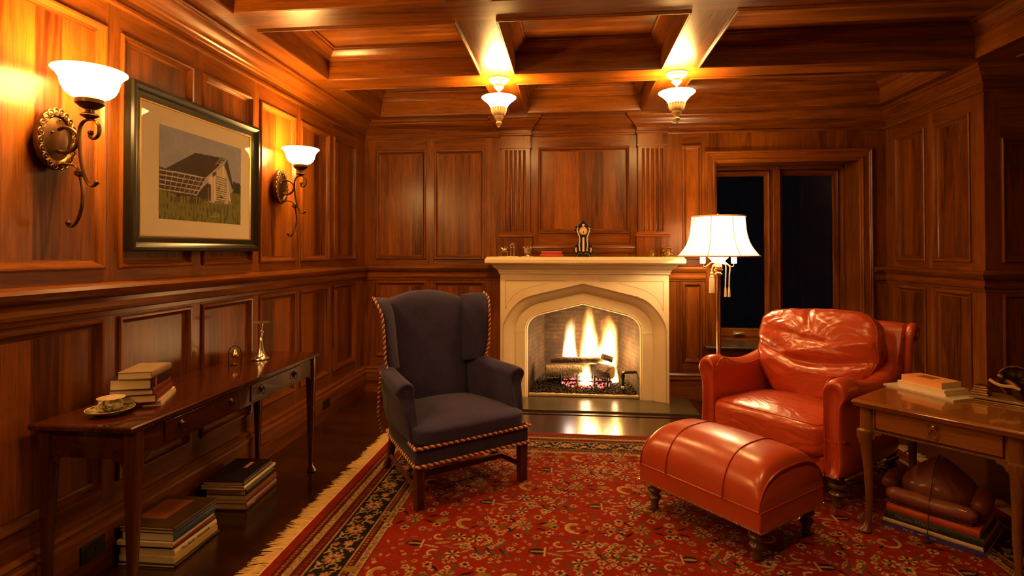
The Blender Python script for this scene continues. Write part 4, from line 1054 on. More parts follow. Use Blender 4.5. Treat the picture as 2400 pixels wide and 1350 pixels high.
# outer back with rolled top
mb=MB(); rr=[]
for z,y0_,th,hw in [(.155,.70,.08,.36),(.35,.71,.09,.365),(.55,.735,.095,.372),(.70,.765,.09,.378),(.78,.785,.085,.382),(.83,.79,.10,.386),(.862,.80,.11,.386),(.875,.82,.075,.382),(.878,.845,.02,.378)]:
    rr.append([(-hw,y0_,z),(-hw*.5,y0_-.01,z),(0,y0_-.014,z),(hw*.5,y0_-.01,z),(hw,y0_,z),(hw,y0_+th,z),(hw*.5,y0_+th+.01,z),(0,y0_+th+.014,z),(-hw*.5,y0_+th+.01,z),(-hw,y0_+th,z)])
mb.rings(rr); mb.build('backrest',M['leather'],t,ang=60,sub=1)
for s in(-1,1):
    mb=MB(); mb.tube(catmull([(s*.378,.80,.50),(s*.384,.815,.70),(s*.388,.82,.80),(s*.388,.845,.855),(s*.386,.885,.855),(s*.386,.895,.815),(s*.386,.87,.795),(s*.386,.852,.815)],4),[.020]*9+[.024]*20,10); mb.build('back_scroll',M['leather'],t,ang=60)
# back cushion
def bw(q,uvw):
    u,v,w=uvw
    f=wr(7.1,.012,1,1)(q,uvw)
    # sag folds across the face
    if v<0:
        f.y+=.040*math.exp(-((w+.16-.30*u*u+.10*u)/.10)**2)*(1-u*u*.5)
        f.y+=.020*math.exp(-((w-.30+.25*u)/.09)**2)*(1-u*u)*(1 if u<.2 else max(0,1-(u-.2)*2))
        f.y-=.014*math.exp(-((w-.06-.30*u)/.10)**2)
        f.y+=.018*math.exp(-((u-.02+.35*(w-.6))/.055)**2)*max(0,w)
    k=1-.36*max(0,-w+.15)**1.5; f.x*=k
    return f
mb,mp=pbox((.69,.17,.58),4.6,44,.0,bw,.075)
mt=Matrix.Translation((.0,.570,.650))@Matrix.Rotation(R(-15),4,'X')@Matrix.Rotation(R(-3),4,'Y'); mb.xf(mt); bc=mb.build('back_cushion',M['leatherw'],t,ang=0)
P=[]
for (a,b) in [((-1,-1),(1,-1)),((1,-1),(1,1)),((1,1),(-1,1)),((-1,1),(-1,-1))]:
    for i in range(24): q=i/24; P.append(mt@mp((a[0]+(b[0]-a[0])*q)*1.0,-.62,(a[1]+(b[1]-a[1])*q)))
mb=MB(); mb.tube(P,.0045,6,loop=True); mb.build('piping',M['leatherp'],bc)

# ------------------------------------------------------------------ ottoman
t=thing('ottoman','domed red leather ottoman with nailhead trim on turned wooden feet','ottoman',(.752,2.798,.0088),R(-50))
ax_,by_=.333,.248
for x,y in((-.28,-.195),(.28,-.195),(.28,.195),(-.28,.195)): turned(t,x,y,.138,.030)
mb=MB(); rr=[]
for z,k in [(.130,-.004),(.136,0),(.212,.0),(.228,.002)]: rr.append([(x*(ax_+k)-(.0),y*(by_+k),z) for x,y in ((-1,-1),(1,-1),(1,1),(-1,1))])
mb.rings(rr); mb.build('base_band',M['leather'],t,bevel=.012,bseg=3)
mb=MB(); rr=[]
nx=28
def domez(u,v):
    # u along x -1..1, v across
    prof=(1-abs(v)**2.7)**(1/2.2) if abs(v)<1 else 0
    e=(1-abs(u)**16)**.5
    return .222+(.205-.018*u*u)*prof*(.55+.45*e) if abs(u)<1 else .222+(.185)*prof*.55
for i in range(nx+1):
    u=-1+2*i/nx; u=math.copysign(abs(u)**.75,u); ring=[]
    for j in range(25):
        v=-math.cos(PI*j/24); bl=1+.010*math.sin(PI*j/24)
        ring.append((u*(ax_-.002),v*(by_-.001)*(1+.012*math.sin(min(1,abs(v))*PI)),domez(u,v)))
    ring=[(ring[0][0],ring[0][1],.215)]+ring+[(ring[-1][0],ring[-1][1],.215)]
    rr.append(ring)
mb.rings(rr,True,(True,True)); mb.build('domed_cushion',M['leather'],t,ang=50)
def domepath(x,extra=.0015): 
    u=x/(ax_-.002); out=[]
    for j in range(33):
        v=-math.cos(PI*j/32); out.append((x,v*(by_+.0005),domez(u,v)+extra))
    return out
for x in(-.165,.150): mb=MB(); mb.tube(domepath(x,.001),.0042,6); mb.build('piping',M['leatherp'],t)
for x in(-.331,.331): mb=MB(); mb.tube(domepath(x*.985,.004),.0045,6); mb.build('piping',M['leatherp'],t)
mb=MB(); mb.tube([(-ax_,-by_,.222),(ax_,-by_,.222),(ax_,by_,.222),(-ax_,by_,.222)],.0035,6,loop=True); mb.build('piping',M['leatherp'],t)
np_=[]
for a,b in (((-ax_,-by_-.002,.142),(ax_,-by_-.002,.142)),((ax_+.002,-by_,.142),(ax_+.002,by_,.142)),((ax_,by_+.002,.142),(-ax_,by_+.002,.142)),((-ax_-.002,by_,.142),(-ax_-.002,-by_,.142))): np_+=along(a,b,.0125)
nails(np_,.0048,t,M['silver'])

# ------------------------------------------------------------------ walnut side table
t=thing('side_table','walnut side table with one burr-veneered drawer and pad feet beside the red armchair','side table',(1.31,2.76,.0088),R(-47))
TW,TD,TZ=.62,.66,.6208
mb=MB(); rr=[]
for s,z in [(.006,.580),(0,.592),(-.004,.600),(0,.608),(.006,.612),(.014,.612)]: rr.append([(s,s,z),(TW-s,s,z),(TW-s,TD-s,z),(s,TD-s,z)])
mb.rings(rr); mb.build('tabletop',M['yew'],t,ang=30)
q=.035
mb=MB(); mb.box((q,q,.475),(TW-q,TD-q,.590)); mb.build('apron',M['yew'],t,bevel=.002)
mb=MB(); mb.box((q-.004,q-.004,.468),(TW-q+.004,TD-q+.004,.478)); mb.build('lower_moulding',M['yewz'],t,bevel=.003)
mb=MB(); mb.box((.085,q-.007,.487),(TW-.085,q+.001,.580)); d=mb.build('drawer',M['yew'],t,bevel=.002)
mb=MB()
for (a,b) in (((.085,.487),(TW-.085,.487)),((TW-.085,.487),(TW-.085,.580)),((TW-.085,.580),(.085,.580)),((.085,.580),(.085,.487))): mb.tube([(a[0],q-.007,a[1]),(b[0],q-.007,b[1])],.0028,6)
mb.build('cockbead',M['mahog'],d)
c=(TW/2-.003,q-.008,.545)
mb=MB(); mb.lathe([(.012,0),(.012,-.003),(.006,-.006),(.005,-.014),(.001,-.016)],c,14,ax='y'); mb.tube([(c[0]+.018*math.sin(a),c[1]-.013,c[2]-.019+.021*math.cos(a)) for a in [2*PI*k/22 for k in range(22)]],.0032,6,loop=True)
mb.tube([(c[0]-.022,c[1]-.002,c[2]+.004),(c[0]-.012,c[1]-.004,c[2]+.012),(c[0],c[1]-.004,c[2]+.004),(c[0]+.012,c[1]-.004,c[2]+.012),(c[0]+.022,c[1]-.002,c[2]+.004)],.003,6); mb.build('ring_pull',M['brass'],d)
for sx,x in((-1,q+.012),(1,TW-q-.012)):
    for sy,y in((-1,q+.012),(1,TD-q-.012)):
        mb=MB(); rr=[]
        for z,h,off in [(.588,.026,0),(.478,.027,0),(.470,.034,.005),(.440,.033,.008),(.40,.026,.004),(.30,.020,-.001),(.16,.0155,-.004),(.05,.0125,0),(.028,.014,.004),(.016,.026,.010),(.006,.030,.012),(0,.024,.012)]:
            m=.5 if z>.46 else .9
            rr.append([(x+sx*off+h*math.copysign(abs(math.cos(a))**m,math.cos(a)),y+sy*off+h*math.copysign(abs(math.sin(a))**m,math.sin(a)),z) for a in [2*PI*(k+.5)/16 for k in range(16)]])
        mb.rings(rr); mb.build('leg',M['yewz'],t,ang=45)
        for ddx,ddy in((-sx,0),(0,-sy)):
            mb=MB(); X,Y=x+ddx*.02,y+ddy*.02
            pts=[(0,.470),(.045,.470),(.042,.458),(.022,.452),(.012,.435),(0,.425)]
            if ddx: mb.rings([[(X+ddx*u,y-.014,w) for u,w in pts],[(X+ddx*u,y+.014,w) for u,w in pts]])
            else: mb.rings([[(x-.014,Y+ddy*u,w) for u,w in pts],[(x+.014,Y+ddy*u,w) for u,w in pts]])
            mb.build('knee_bracket',M['yewz'],t,bevel=.003)
# books on it
G4='books and magazine on the walnut side table'
def tb(u,v):  # table local to world
    c,s=math.cos(R(-47)),math.sin(R(-47)); return (1.31+c*u-s*v,2.76+s*u+c*v)
z=TZ
CRM=cover('magazine_white',(.72,.60,.48),.3)
book('thin white magazine at the bottom of the pile on the walnut side table',(1.600,3.050,z),R(-66),.34,.215,.009,CRM,G4,False,None,'magazine'); z+=.009
book('plain cream paperback under another cream one on the side table',(1.655,3.020,z),R(-68),.235,.155,.013,CV['cream'],G4,False); z+=.013
book('cream paperback just under the orange one on the side table',(1.654,3.022,z),R(-68),.233,.153,.013,CV['cream'],G4,False); z+=.013
book('bright orange paperback with a dark cover picture on the side table',(1.672,3.020,z),R(-68),.20,.125,.030,CV['orange'],G4,False,None,'book',(.05,.13,.03,.09,CV['rust']))
# glass-based fan sculpture
t=thing('bronze_sculpture','small dark bronze sculpture of a figure before a fan standing on a brass-edged glass plinth','sculpture',(1.98,2.77,TZ),R(-47))
mb=MB(); mb.box((-.125,-.075,0),(.125,.085,.006)); mb.box((-.120,-.07,.010),(.115,.08,.020)); mb.build('plinth',plain('amber_perspex',(.30,.19,.06),.12,.2),t,bevel=.002)
mb=MB()
for k in range(4): 
    mb=MB(); mb.box((-.118+.004*k,-.045,.0205+.011*k),(-.052-.004*(k%2),.02,.0305+.011*k)); mb.build('stacked_block',M['oldbrass'],t,bevel=.002)
mb=MB(); rr=[]
n=26
for r,y in ((.002,.03),(.03,.034),(.06,.026),(.066,.020)):
    rr.append([(.035+r*math.cos(a)*(1+.02*math.sin(9*a)),y+.006*math.sin(24*a)*r/.066,.098+r*math.sin(a)) for a in [-.9+(PI+1.8)*k/n for k in range(n+1)]])
mb.rings(rr,False); mb.build('fan',M['bronzeg'],t,solid=.003,ang=0)
mb=MB(); mb.tube([(.035+.067*math.cos(a),.020,.098+.067*math.sin(a)) for a in [-.9+(PI+1.8)*k/24 for k in range(25)]],.0035,6); mb.build('fan_rim',M['oldbrass'],t)
mb=MB(); mb.tube(catmull([(.055,.0,.021),(.050,.0,.05),(.035,-.004,.075),(.010,-.006,.095),(-.015,-.01,.115)],4),[.020,.022,.026,.028,.03,.03,.03,.03,.028,.026,.024,.022,.020,.018,.017,.016,.012],12); mb.sphere((-.01,-.012,.112),.020,12,8); mb.build('figure',M['bronze'],t,ang=60)
mb=MB(); mb.tube(catmull([(-.052,-.03,.098),(-.03,-.034,.085),(-.005,-.036,.078),(.03,-.034,.080),(.055,-.03,.070)],4),.007,8,flat=(1,.6)); mb.build('scroll',plain('old_ivory',(.72,.45,.20),.4),t)

# ------------------------------------------------------------------ stack under the side table
G5='large books stacked on the rug under the side table'
ux,uy,rzu=1.473,2.837,R(-44.5); z=.0088
def U_(du,dv): c,s=math.cos(rzu),math.sin(rzu); return (ux+c*du-s*dv,uy+s*du+c*dv)
book('blue spined art book with white lettering at the bottom of the stack on the rug',(*U_(0,0),z),rzu,.385,.35,.018,CV['navyblue'],G5,False,('N. C.  WYETH',.012,.09,.12,LT_)); z+=.018
book('thin tan book second from the bottom of the stack on the rug',(*U_(.008,.002),z),rzu,.372,.33,.012,CV['taupe'],G5); z+=.012
book('thin cream book under the dark green one in the stack on the rug',(*U_(.01,.0),z),rzu,.368,.32,.008,CV['cream'],G5,False); z+=.008
book('thick dark green book lettered ITALIAN PAINTING in the stack on the rug',(*U_(.012,.004),z),rzu,.37,.31,.036,CV['green'],G5,True,('ITALIAN  PAINTING',.020,.045,.16,GLD)); z+=.036
book('brick red hardback near the top of the stack on the rug',(*U_(.022,.006),z),rzu,.345,.275,.030,CV['brick'],G5); z+=.030
bt=book('black hardback with a small tan label topping the stack on the rug',(*U_(.030,.03),z),rzu,.31,.22,.012,CV['charcoal'],G5); z+=.012
mb=MB(); mb.box((.01,.004,.012),(.055,.02,.0125)); mb.build('cover_label',plain('tan_label',(.55,.36,.16),.6),bt,smooth=False)
text('title','The Artist Gardener',.009,LT_,bt,Matrix.Translation((.075,.010,.0122)),width=.09)
# leather bolster cushion with tassel
t=thing('leather_cushion','small brown leather bolster-edged cushion with a hanging tassel on the book stack','cushion',(*U_(.19,.15),z),rzu)
def roll(pts,r,nm='rolled_edge'):
    P=catmull(pts,5); n=len(P); rad=[r*(.55+.45*min(1,min(i,n-1-i)/2.)) for i in range(n)]
    mb=MB(); mb.tube(P,rad,14); mb.build(nm,M['brownleather'],t,ang=60)
roll([(-.175,-.105,.030),(-.09,-.115,.034),(0,-.118,.032),(.09,-.116,.034),(.165,-.108,.030)],.034)
roll([(-.165,-.10,.055),(-.17,-.06,.075),(-.165,.0,.085),(-.155,.08,.075)],.036)
roll([(.165,-.10,.055),(.17,-.05,.080),(.168,.0,.090),(.158,.08,.080)],.036)
mb,mp=pbox((.31,.24,.12),2.6,16,.0,None)
for v in mb.b.verts:
    x,y,zz=v.co; k=max(0,1-(abs(x)/.155)**1.05); v.co.z=zz*.9+.058+ (.105*k*(1-((y-.03)/.16)**2) if zz>0 else 0)
mb.xf(Matrix.Translation((0,.02,.0))); mb.build('padded_centre',M['brownleather'],t,ang=0)
mb=MB(); mb.tube(catmull([(0,.03,.221),(.0,-.03,.205),(.0,-.075,.165),(0,-.105,.11),(.0,-.135,.070),(.0,-.156,.02),(.001,-.1785,-.05),(.0,-.185,-.085)],5),.0022,6)
mb.lathe([(.004,-.075),(.009,-.082),(.010,-.090),(.006,-.094),(.011,-.10),(.013,-.112),(.001,-.112)],(.0,-.192,.0),12); mb.build('tassel',plain('dark_tassel',(.05,.018,.012),.8),t)

# ------------------------------------------------------------------ rug
RX0,RX1,RY0,RY1=-1.245,2.15,1.30,4.0
STP=.0042; w=int((RX1-RX0)/STP)+1; h=int((RY1-RY0)/STP)+1
XX,YY=np.meshgrid(np.linspace(0,RX1-RX0,w),np.linspace(0,RY1-RY0,h)); LW,LH=RX1-RX0,RY1-RY0
rug=np.zeros((h,w,3),dtype=np.float32)
RED=np.array([.40,.030,.006]); DKR=np.array([.15,.014,.007]); CRE=np.array([.74,.52,.26]); TAN=np.array([.56,.33,.11]); NVY=np.array([.022,.018,.026]); GRN=np.array([.14,.13,.07]); GLDc=np.array([.40,.25,.06]); ROS=np.array([.50,.17,.09])
BR=np.minimum(np.minimum(XX,LW-XX),np.minimum(YY,LH-YY))
rug[:]=RED
for a,b,c in ((.0,.045,RED*.85),(.045,.08,DKR),(.08,.118,TAN),(.118,.168,DKR),(.168,.315,NVY),(.315,.350,DKR),(.350,.388,CRE*.8),(.388,.394,NVY)): rug[(BR>=a)&(BR<b)]=c
for e in (.045,.08,.118,.168,.315,.350): rug[(BR>=e)&(BR<e+.0045)]=NVY*1.5 if e not in(.168,.315) else TAN
def win(cx,cy,r):
    i0,i1=max(0,int((cx-r)/STP)),min(w,int((cx+r)/STP)+2); j0,j1=max(0,int((cy-r)/STP)),min(h,int((cy+r)/STP)+2)
    return slice(j0,j1),slice(i0,i1)
def put(cx,cy,r,fn):
    s=win(cx,cy,r)
    if s[0].start>=s[0].stop or s[1].start>=s[1].stop: return
    x=XX[s]-cx; y=YY[s]-cy; sub=rug[s]
    for m,c in fn(x,y): sub[m]=c
def rose(cx,cy,r,n=6,c1=CRE,c2=ROS,c3=NVY,ph=0):
    def f(x,y):
        d=np.hypot(x,y); a=np.arctan2(y,x)+ph; e=r*(.72+.28*np.abs(np.cos(n*a/2)))
        return [(d<e,c1),((d<e)&(np.abs(np.sin(n*a/2))>.93)&(d>r*.4),DKR),(d<r*.48,c2),(d<r*.26,c3)]
    put(cx,cy,r*1.05,f)
def petals(cx,cy,r,n=7,c1=CRE,c2=GRN,ph=0):
    def f(x,y):
        d=np.hypot(x,y); a=np.arctan2(y,x)+ph; m=np.cos(n*a)
        return [((d<r)&(m>.15)&(d>r*.38),c1),((d<r*.85)&(m<-.35)&(d>r*.35),c2),(d<r*.28,ROS),(d<r*.14,NVY)]
    put(cx,cy,r*1.05,f)
def leaf(cx,cy,L,wd,ang,c=GRN,c2=None):
    ca,sa=math.cos(ang),math.sin(ang)
    def f(x,y):
        u=(x*ca+y*sa)/L; v=(-x*sa+y*ca)/wd; m=(np.abs(u)<1)&(np.abs(v)<(1-u*u)*.8)
        o=[(m,c)]
        if c2 is not None: o.append(((np.abs(u)<.7)&(np.abs(v)<(1-u*u)*.25),c2))
        return o
    put(cx,cy,L,f)
def curl(cx,cy,r,ang,c=CRE,wd=.005,sp=4.2,flip=1):
    def f(x,y):
        d=np.hypot(x,y); a=(np.arctan2(y*flip,x)-ang)%(2*PI)
        return [((np.abs(d-r*(.35+.65*a/(2*PI)))<wd)&(a<sp)&(d<r*1.05)&(a>.4),c)]
    put(cx,cy,r*1.1,f)
def ringd(cx,cy,r,c=CRE,c2=DKR): put(cx,cy,r*1.1,lambda x,y:[(np.abs(x)+np.abs(y)<r*1.15,c),(np.abs(x)+np.abs(y)<r*.5,c2)])
def line(x0,y0,x1,y1,wd,c):
    L=math.hypot(x1-x0,y1-y0); ca,sa=(x1-x0)/L,(y1-y0)/L
    put((x0+x1)/2,(y0+y1)/2,L/2+wd,lambda x,y:[((np.abs(x*ca+y*sa)<L/2)&(np.abs(-x*sa+y*ca)<wd),c)])
# borders
def border(off,step,fn):
    for side in range(4):
        Ltot=(LW if side<2 else LH)-2*off; n=max(2,int(Ltot/step))
        for k in range(n+1):
            s=off+Ltot*k/n
            if side==0: fn(s,off,0,k)
            elif side==1: fn(s,LH-off,PI,k)
            elif side==2: fn(off,s,-PI/2,k)
            else: fn(LW-off,s,PI/2,k)
border(.0635,.019,lambda x,y,a,k: ringd(x,y,.0068,TAN,DKR))
border(.145,.024,lambda x,y,a,k: ringd(x,y,.0080,ROS*.6,DKR))
border(.334,.021,lambda x,y,a,k: ringd(x,y,.0070,TAN*.8,DKR))
border(.099,.046,lambda x,y,a,k: (leaf(x,y,.022,.011,a+(.6 if k%2 else -.6),GRN if k%3 else ROS*.7,CRE),curl(x,y,.015,a+k,CRE,.0022)))
border(.371,.044,lambda x,y,a,k: (leaf(x,y,.020,.010,a+(.7 if k%2 else -.7),ROS*.7 if k%2 else GRN,TAN),rose(x+.018*math.cos(a),y+.018*math.sin(a),.010,5,ROS*.8,TAN,DKR)))
def mainb(x,y,a,k):
    c,s=math.cos(a),math.sin(a); P=lambda u,v:(x+c*u-s*v,y+s*u+c*v)
    if k%2==0:
        petals(*P(0,0),.046,9,TAN,ROS*.8,a); rose(*P(0,0),.030,7,CRE,ROS,NVY,a)
        for sg in(-1,1):
            curl(*P(sg*.062,.024),.030,a+(0 if sg>0 else PI),TAN,.0042,5,sg); curl(*P(sg*.066,-.030),.026,a+PI/2,CRE*.9,.0036,5,-sg)
            leaf(*P(sg*.045,-.045),.022,.007,a+sg*.7,CRE)
    else:
        rose(*P(0,.018),.024,6,TAN,CRE,ROS,a); rose(*P(.012,-.036),.018,5,ROS,CRE,NVY)
        for sg in(-1,1):
            curl(*P(sg*.034,.034),.022,a+sg,CRE*.9,.0036,5,-sg); leaf(*P(sg*.05,-.012),.026,.008,a-sg*.6,GRN,TAN); leaf(*P(sg*.028,-.05),.02,.006,a+sg*.3,TAN)
            curl(*P(sg*.055,.05),.018,a,TAN,.0036,5,sg)
border(.242,.118,mainb)
# field
rs_=np.random.RandomState(21)
ROSE,PETALS,LEAF,CURL,RINGD,LINE=rose,petals,leaf,curl,ringd,line
def cluster(cx,cy,kind,fl):
    f=fl; K=1.42
    X=lambda v:cx+(v-cx)*K
    Y=lambda v:cy+(v-cy)*K
    rose=lambda x,y,r,*a:ROSE(X(x),Y(y),r*K,*a)
    petals=lambda x,y,r,*a:PETALS(X(x),Y(y),r*K,*a)
    leaf=lambda x,y,L,wd,*a:LEAF(X(x),Y(y),L*K,wd*K,*a)
    curl=lambda x,y,r,ang,c,wd,sp,fl_=1:CURL(X(x),Y(y),r*K,ang,c,wd*K*.9,sp,fl_)
    ringd=lambda x,y,r:RINGD(X(x),Y(y),r*K)
    line=lambda a,b,c,d,w_,cc:LINE(X(a),Y(b),X(c),Y(d),w_*K,cc)
    if kind==0:   # big round spray
        for k in range(11):
            a=2*PI*k/11; rr_=.082+.008*(k%2); rose(cx+rr_*1.25*math.cos(a)*f,cy+rr_*.85*math.sin(a),.0155,6,CRE if k%3 else TAN,ROS if k%2 else DKR,NVY,a)
        for k in range(7):
            a=2*PI*(k+.5)/7; leaf(cx+.05*1.3*math.cos(a)*f,cy+.045*math.sin(a),.022,.0065,a,GRN if k%2 else NVY,None)
        petals(cx,cy,.030,8,TAN,GRN); 
    elif kind==1: # vase with plume
        for k in range(5): leaf(cx+f*(.02+.03*k),cy+(.012 if k%2 else -.012),.028,.006,.25*(1 if k%2 else -1),CRE if k!=2 else ROS,GRN)
        leaf(cx-f*.035,cy,.030,.022,0,NVY,TAN); line(cx-.012*f,cy-.026,cx-.012*f,cy+.026,.0035,CRE)
        for k in range(7): a=-1.2+2.4*k/6; ringd(cx+f*(.16+.045*math.cos(a)),cy+.07*math.sin(a),.010)
        for sg in(-1,1):
            curl(cx+f*.03,cy+sg*.05,.024,PI*.3,CRE,.004,4.5,sg); petals(cx+f*.095,cy+sg*.052,.024,6,CRE,NVY,.3); leaf(cx+f*.06,cy+sg*.068,.022,.007,sg*.5,GRN); leaf(cx+f*.13,cy+sg*.03,.018,.006,-sg*.5,TAN)
        rose(cx+f*.125,cy,.020,7,CRE,GRN,NVY)
    elif kind==2: # crescent with gold leaf
        curl(cx,cy,.050,PI*.2 if f>0 else PI*.8,CRE,.005,4.4,1); curl(cx,cy,.038,PI*.2,TAN,.006,4.0,1)
        leaf(cx-f*.085,cy+.006,.026,.018,.2,GLDc); 
        for k in range(6): rose(cx+f*(.045+.02*k),cy+.035*math.sin(k*1.6),.0125,5,CRE if k%2 else TAN,ROS,DKR)
        for k in range(5): ringd(cx+f*(.14+.012*k),cy+.012*(k-2)*1.8,.0105)
        for k in range(5): leaf(cx+f*(.03+.03*k),cy-.03+.012*(k%2),.018,.0055,.8-.4*k,GRN if k%2 else NVY)
    else:         # zigzag leaves
        for k in range(5):
            leaf(cx+f*.02*k-.03,cy+(.028 if k%2 else -.02),.030,.007,.9 if k%2 else -.9,CRE if k%2 else NVY,GRN if k%2 else None); leaf(cx+f*.02*k-.02,cy+(.02 if k%2 else -.028),.026,.006,.9 if k%2 else -.9,GRN)
        for k in range(6): rose(cx+.07*math.cos(k*1.05),cy+.055*math.sin(k*1.05),.014,6,TAN if k%2 else CRE,ROS,NVY)
        petals(cx-f*.05,cy+.05,.022,5,CRE,NVY,.5)
nxr,nyr=9,8
fx0,fy0=.47,.45
for j in range(nyr+1):
    for i in range(nxr+1):
        x=fx0+(LW-2*fx0)*(i+(.5 if j%2 else 0))/nxr; y=fy0+(LH-2*fy0)*j/nyr
        if x>LW-.42: continue
        mi=min(i,nxr-i-(1 if j%2 else 0)); kind=(mi*2+j*3)%4
        cluster(x+rs_.randn()*.008,y+rs_.randn()*.006,kind,1 if x<LW/2 else -1)
def sprinkle(n):
    for _ in range(n):
        x=.41+rs_.rand()*(LW-.82); y=.41+rs_.rand()*(LH-.82)
        i,j=int(x/STP),int(y/STP); pt=rug[max(0,j-3):j+4,max(0,i-3):i+4]
        if np.abs(pt-RED).sum(-1).max()>.02: continue
        q=rs_.randint(4)
        if q==0: ringd(x,y,.010)
        elif q==1: rose(x,y,.013,6,TAN,ROS,DKR)
        elif q==2: leaf(x,y,.018,.005,rs_.rand()*3,GRN,None)
        else: leaf(x,y,.014,.006,rs_.rand()*3,CRE,DKR)
sprinkle(5200)
abr=smooth_noise(w,h,3,90,31)[...,None]*.14+smooth_noise(w,h,300,260,32)[...,None]*.28+.80
rug*=abr*.70
zz=.0075+np.random.RandomState(1).rand(h,w)*.0012
V=np.stack([XX+RX0,YY+RY0,zz],-1)
tr=thing('rug','large red floral patterned rug with a navy border and cream fringe','rug',(0,0,0))
o=grid_mesh('pile',V,w,h,rug,vcol('wool_pile',.95,420,.5,Specular_IOR_Level=.08)); o.parent=tr
mb=MB(); mb.box((RX0,RY0,.001),(RX1,RY1,.0072)); mb.build('backing',plain('rug_backing',(.25,.03,.015),.9),tr,smooth=False)
rg=random.Random(11); mb=MB()
for sd,xe in((-1,RX0),(1,RX1)):
    y=RY0
    while y<RY1:
        L=.085+rg.uniform(-.012,.022); sk=.5*mnoise.noise(Vector((y*7,sd,0)))+.25*mnoise.noise(Vector((y*31,sd,3)))
        for q in range(3):
            yy=y+rg.uniform(-.003,.003); z0_=.006; dy=sk*L+rg.uniform(-.008,.008)
            pts=[(xe,yy,z0_),(xe+sd*L*.3,yy+dy*.15,.006+rg.uniform(0,.003)),(xe+sd*L*.65,yy+dy*.5,.004+rg.uniform(0,.004)),(xe+sd*L*(1+rg.uniform(-.12,.08)),yy+dy,.0025)]
            mb.tube(pts,[.0016,.0020,.0020,.0010],4,cap=False)
        y+=.0062
f=mb.build('fringe',M['fringe'],tr,ang=0,clean=False); f['kind']='stuff'
mb=MB()
mb.b.free()
for xe,sd in((RX0,-1),(RX1,1)):
    mb=MB(); mb.box((xe-.006 if sd<0 else xe,RY0,.002),(xe if sd<0 else xe+.006,RY1,.008)); mb.build('end_selvedge',M['fringe'],tr,smooth=False)

# ------------------------------------------------------------------ things on the mantel
ZM=1.2622
t=thing('silver_well_ornament','small silver openwork ornament with a bird, at the left end of the mantel','ornament',(-.545,4.845,ZM))
mb=MB(); mb.box((-.085,-.03,0),(.085,.03,.006)); mb.build('tray',M['silverm'],t,bevel=.002)
mb=MB()
for x in(-.06,-.005): mb.tube([(x,0,.006),(x,0,.045)],.003,6); 
mb.tube([(-.06,0,.045),(-.005,0,.045)],.0025,6); mb.build('stand',M['silver'],t)
mb=MB(); mb.sphere((-.034,0,.062),.016,10,8,0,(1.5,.7,.8)); mb.tube([(-.05,0,.068),(-.062,0,.083)],[.007,.003],6); mb.tube([(-.02,0,.064),(.0,.0,.088)],[.008,.002],6); mb.tube([(-.036,0,.066),(-.022,.0,.092)],[.009,.002],6); mb.build('bird',M['silverm'],t,ang=60)
mb=MB()
for x in(.022,.052): mb.tube([(x,-.012,.006),(x,-.012,.10)],.0035,6); mb.tube([(x,.012,.006),(x,.012,.10)],.0035,6)
mb.lathe([(.028,.10),(.030,.106),(.018,.112),(.020,.120),(.008,.128),(.001,.134)],(.037,0,0),12); mb.lathe([(.024,.078),(.024,.086)],(.037,0,0),12); mb.build('canopy',M['silver'],t,ang=50)
t=thing('silver_box','small footed silver box with a crown-like rim on the mantel','ornament',(-.373,4.845,ZM))
mb=MB(); mb.box((-.045,-.025,0),(.045,.025,.006)); mb.lathe([(.02,.006),(.014,.018),(.034,.030),(.038,.05),(.038,.07),(.042,.074),(.036,.076),(.001,.080)],n=8); 
for k in range(8): a=2*PI*k/8; mb.sphere((.038*math.cos(a),.038*math.sin(a),.082),.007,6,5)
mb.sphere((0,0,.086),.009,8,6); mb.build('box',M['silverm'],t,ang=40)
GM='books on the mantel shelf'
book('small red book lying flat at the bottom of the mantel pile',(-.262,4.815,ZM),R(2),.20,.11,.022,CV['red'],GM,True)
book('small red book in the middle of the mantel pile',(-.252,4.818,ZM+.022),R(0),.178,.11,.028,CV['red'],GM,True)
book('thin dark book lying on top of the red ones on the mantel',(-.275,4.822,ZM+.050),R(3),.19,.10,.016,CV['dusk'],GM,True)
t=thing('mantel_clock','ornate black mantel clock with a gold face and pearly inlay on the mantel','clock',(.111,4.85,ZM))
half=[(.0,.315),(.014,.312),(.022,.300),(.030,.288),(.045,.280),(.058,.272),(.070,.262),(.078,.248),(.074,.232),(.066,.212),(.055,.190),(.046,.165),(.045,.145),(.052,.122),(.062,.105),(.074,.092),(.084,.075),(.086,.055),(.080,.035),(.070,.018),(.074,.0)]
sil=[(-x,z) for x,z in reversed(half)]+half[1:]
mb=MB(); mb.rings([[(x,-.035,z) for x,z in [(a*.96,b*.985+.003) for a,b in sil]],[(x,-.028,z) for x,z in sil],[(x,.035,z) for x,z in sil]]); mb.build('case',M['black'],t,bevel=.003)
INL=plain('pearl_inlay',(.78,.62,.42),.25)
mb=MB(); mb.lathe([(.001,-.004),(.030,-.004),(.034,0),(.034,.004)],(0,-.0365,.222),32,ax='y'); fc=mb.build('dial',plain('clock_dial',(.85,.60,.40),.35),t)
mb=MB()
for k in range(12): a=PI*k/6; mb.box((.026*math.sin(a)-.0012,-.0425,.222+.026*math.cos(a)-.0035),(.026*math.sin(a)+.0012,-.0415,.222+.026*math.cos(a)+.0035))
mb.tube([(0,-.043,.222),(.004,-.043,.202)],.0012,4); mb.tube([(0,-.043,.222),(-.002,-.043,.207)],.0016,4); mb.build('hands',M['black'],fc,smooth=False)
mb=MB(); mb.tube([(.0365*math.cos(a),-.038,.222+.0365*math.sin(a)) for a in [2*PI*k/28 for k in range(28)]],.003,6,loop=True); mb.build('bezel',M['brass'],fc)
mb=MB(); mb.box((-.009,-.0385,.262),(.009,-.035,.282)); mb.box((-.009,-.0385,.045),(.009,-.035,.168))
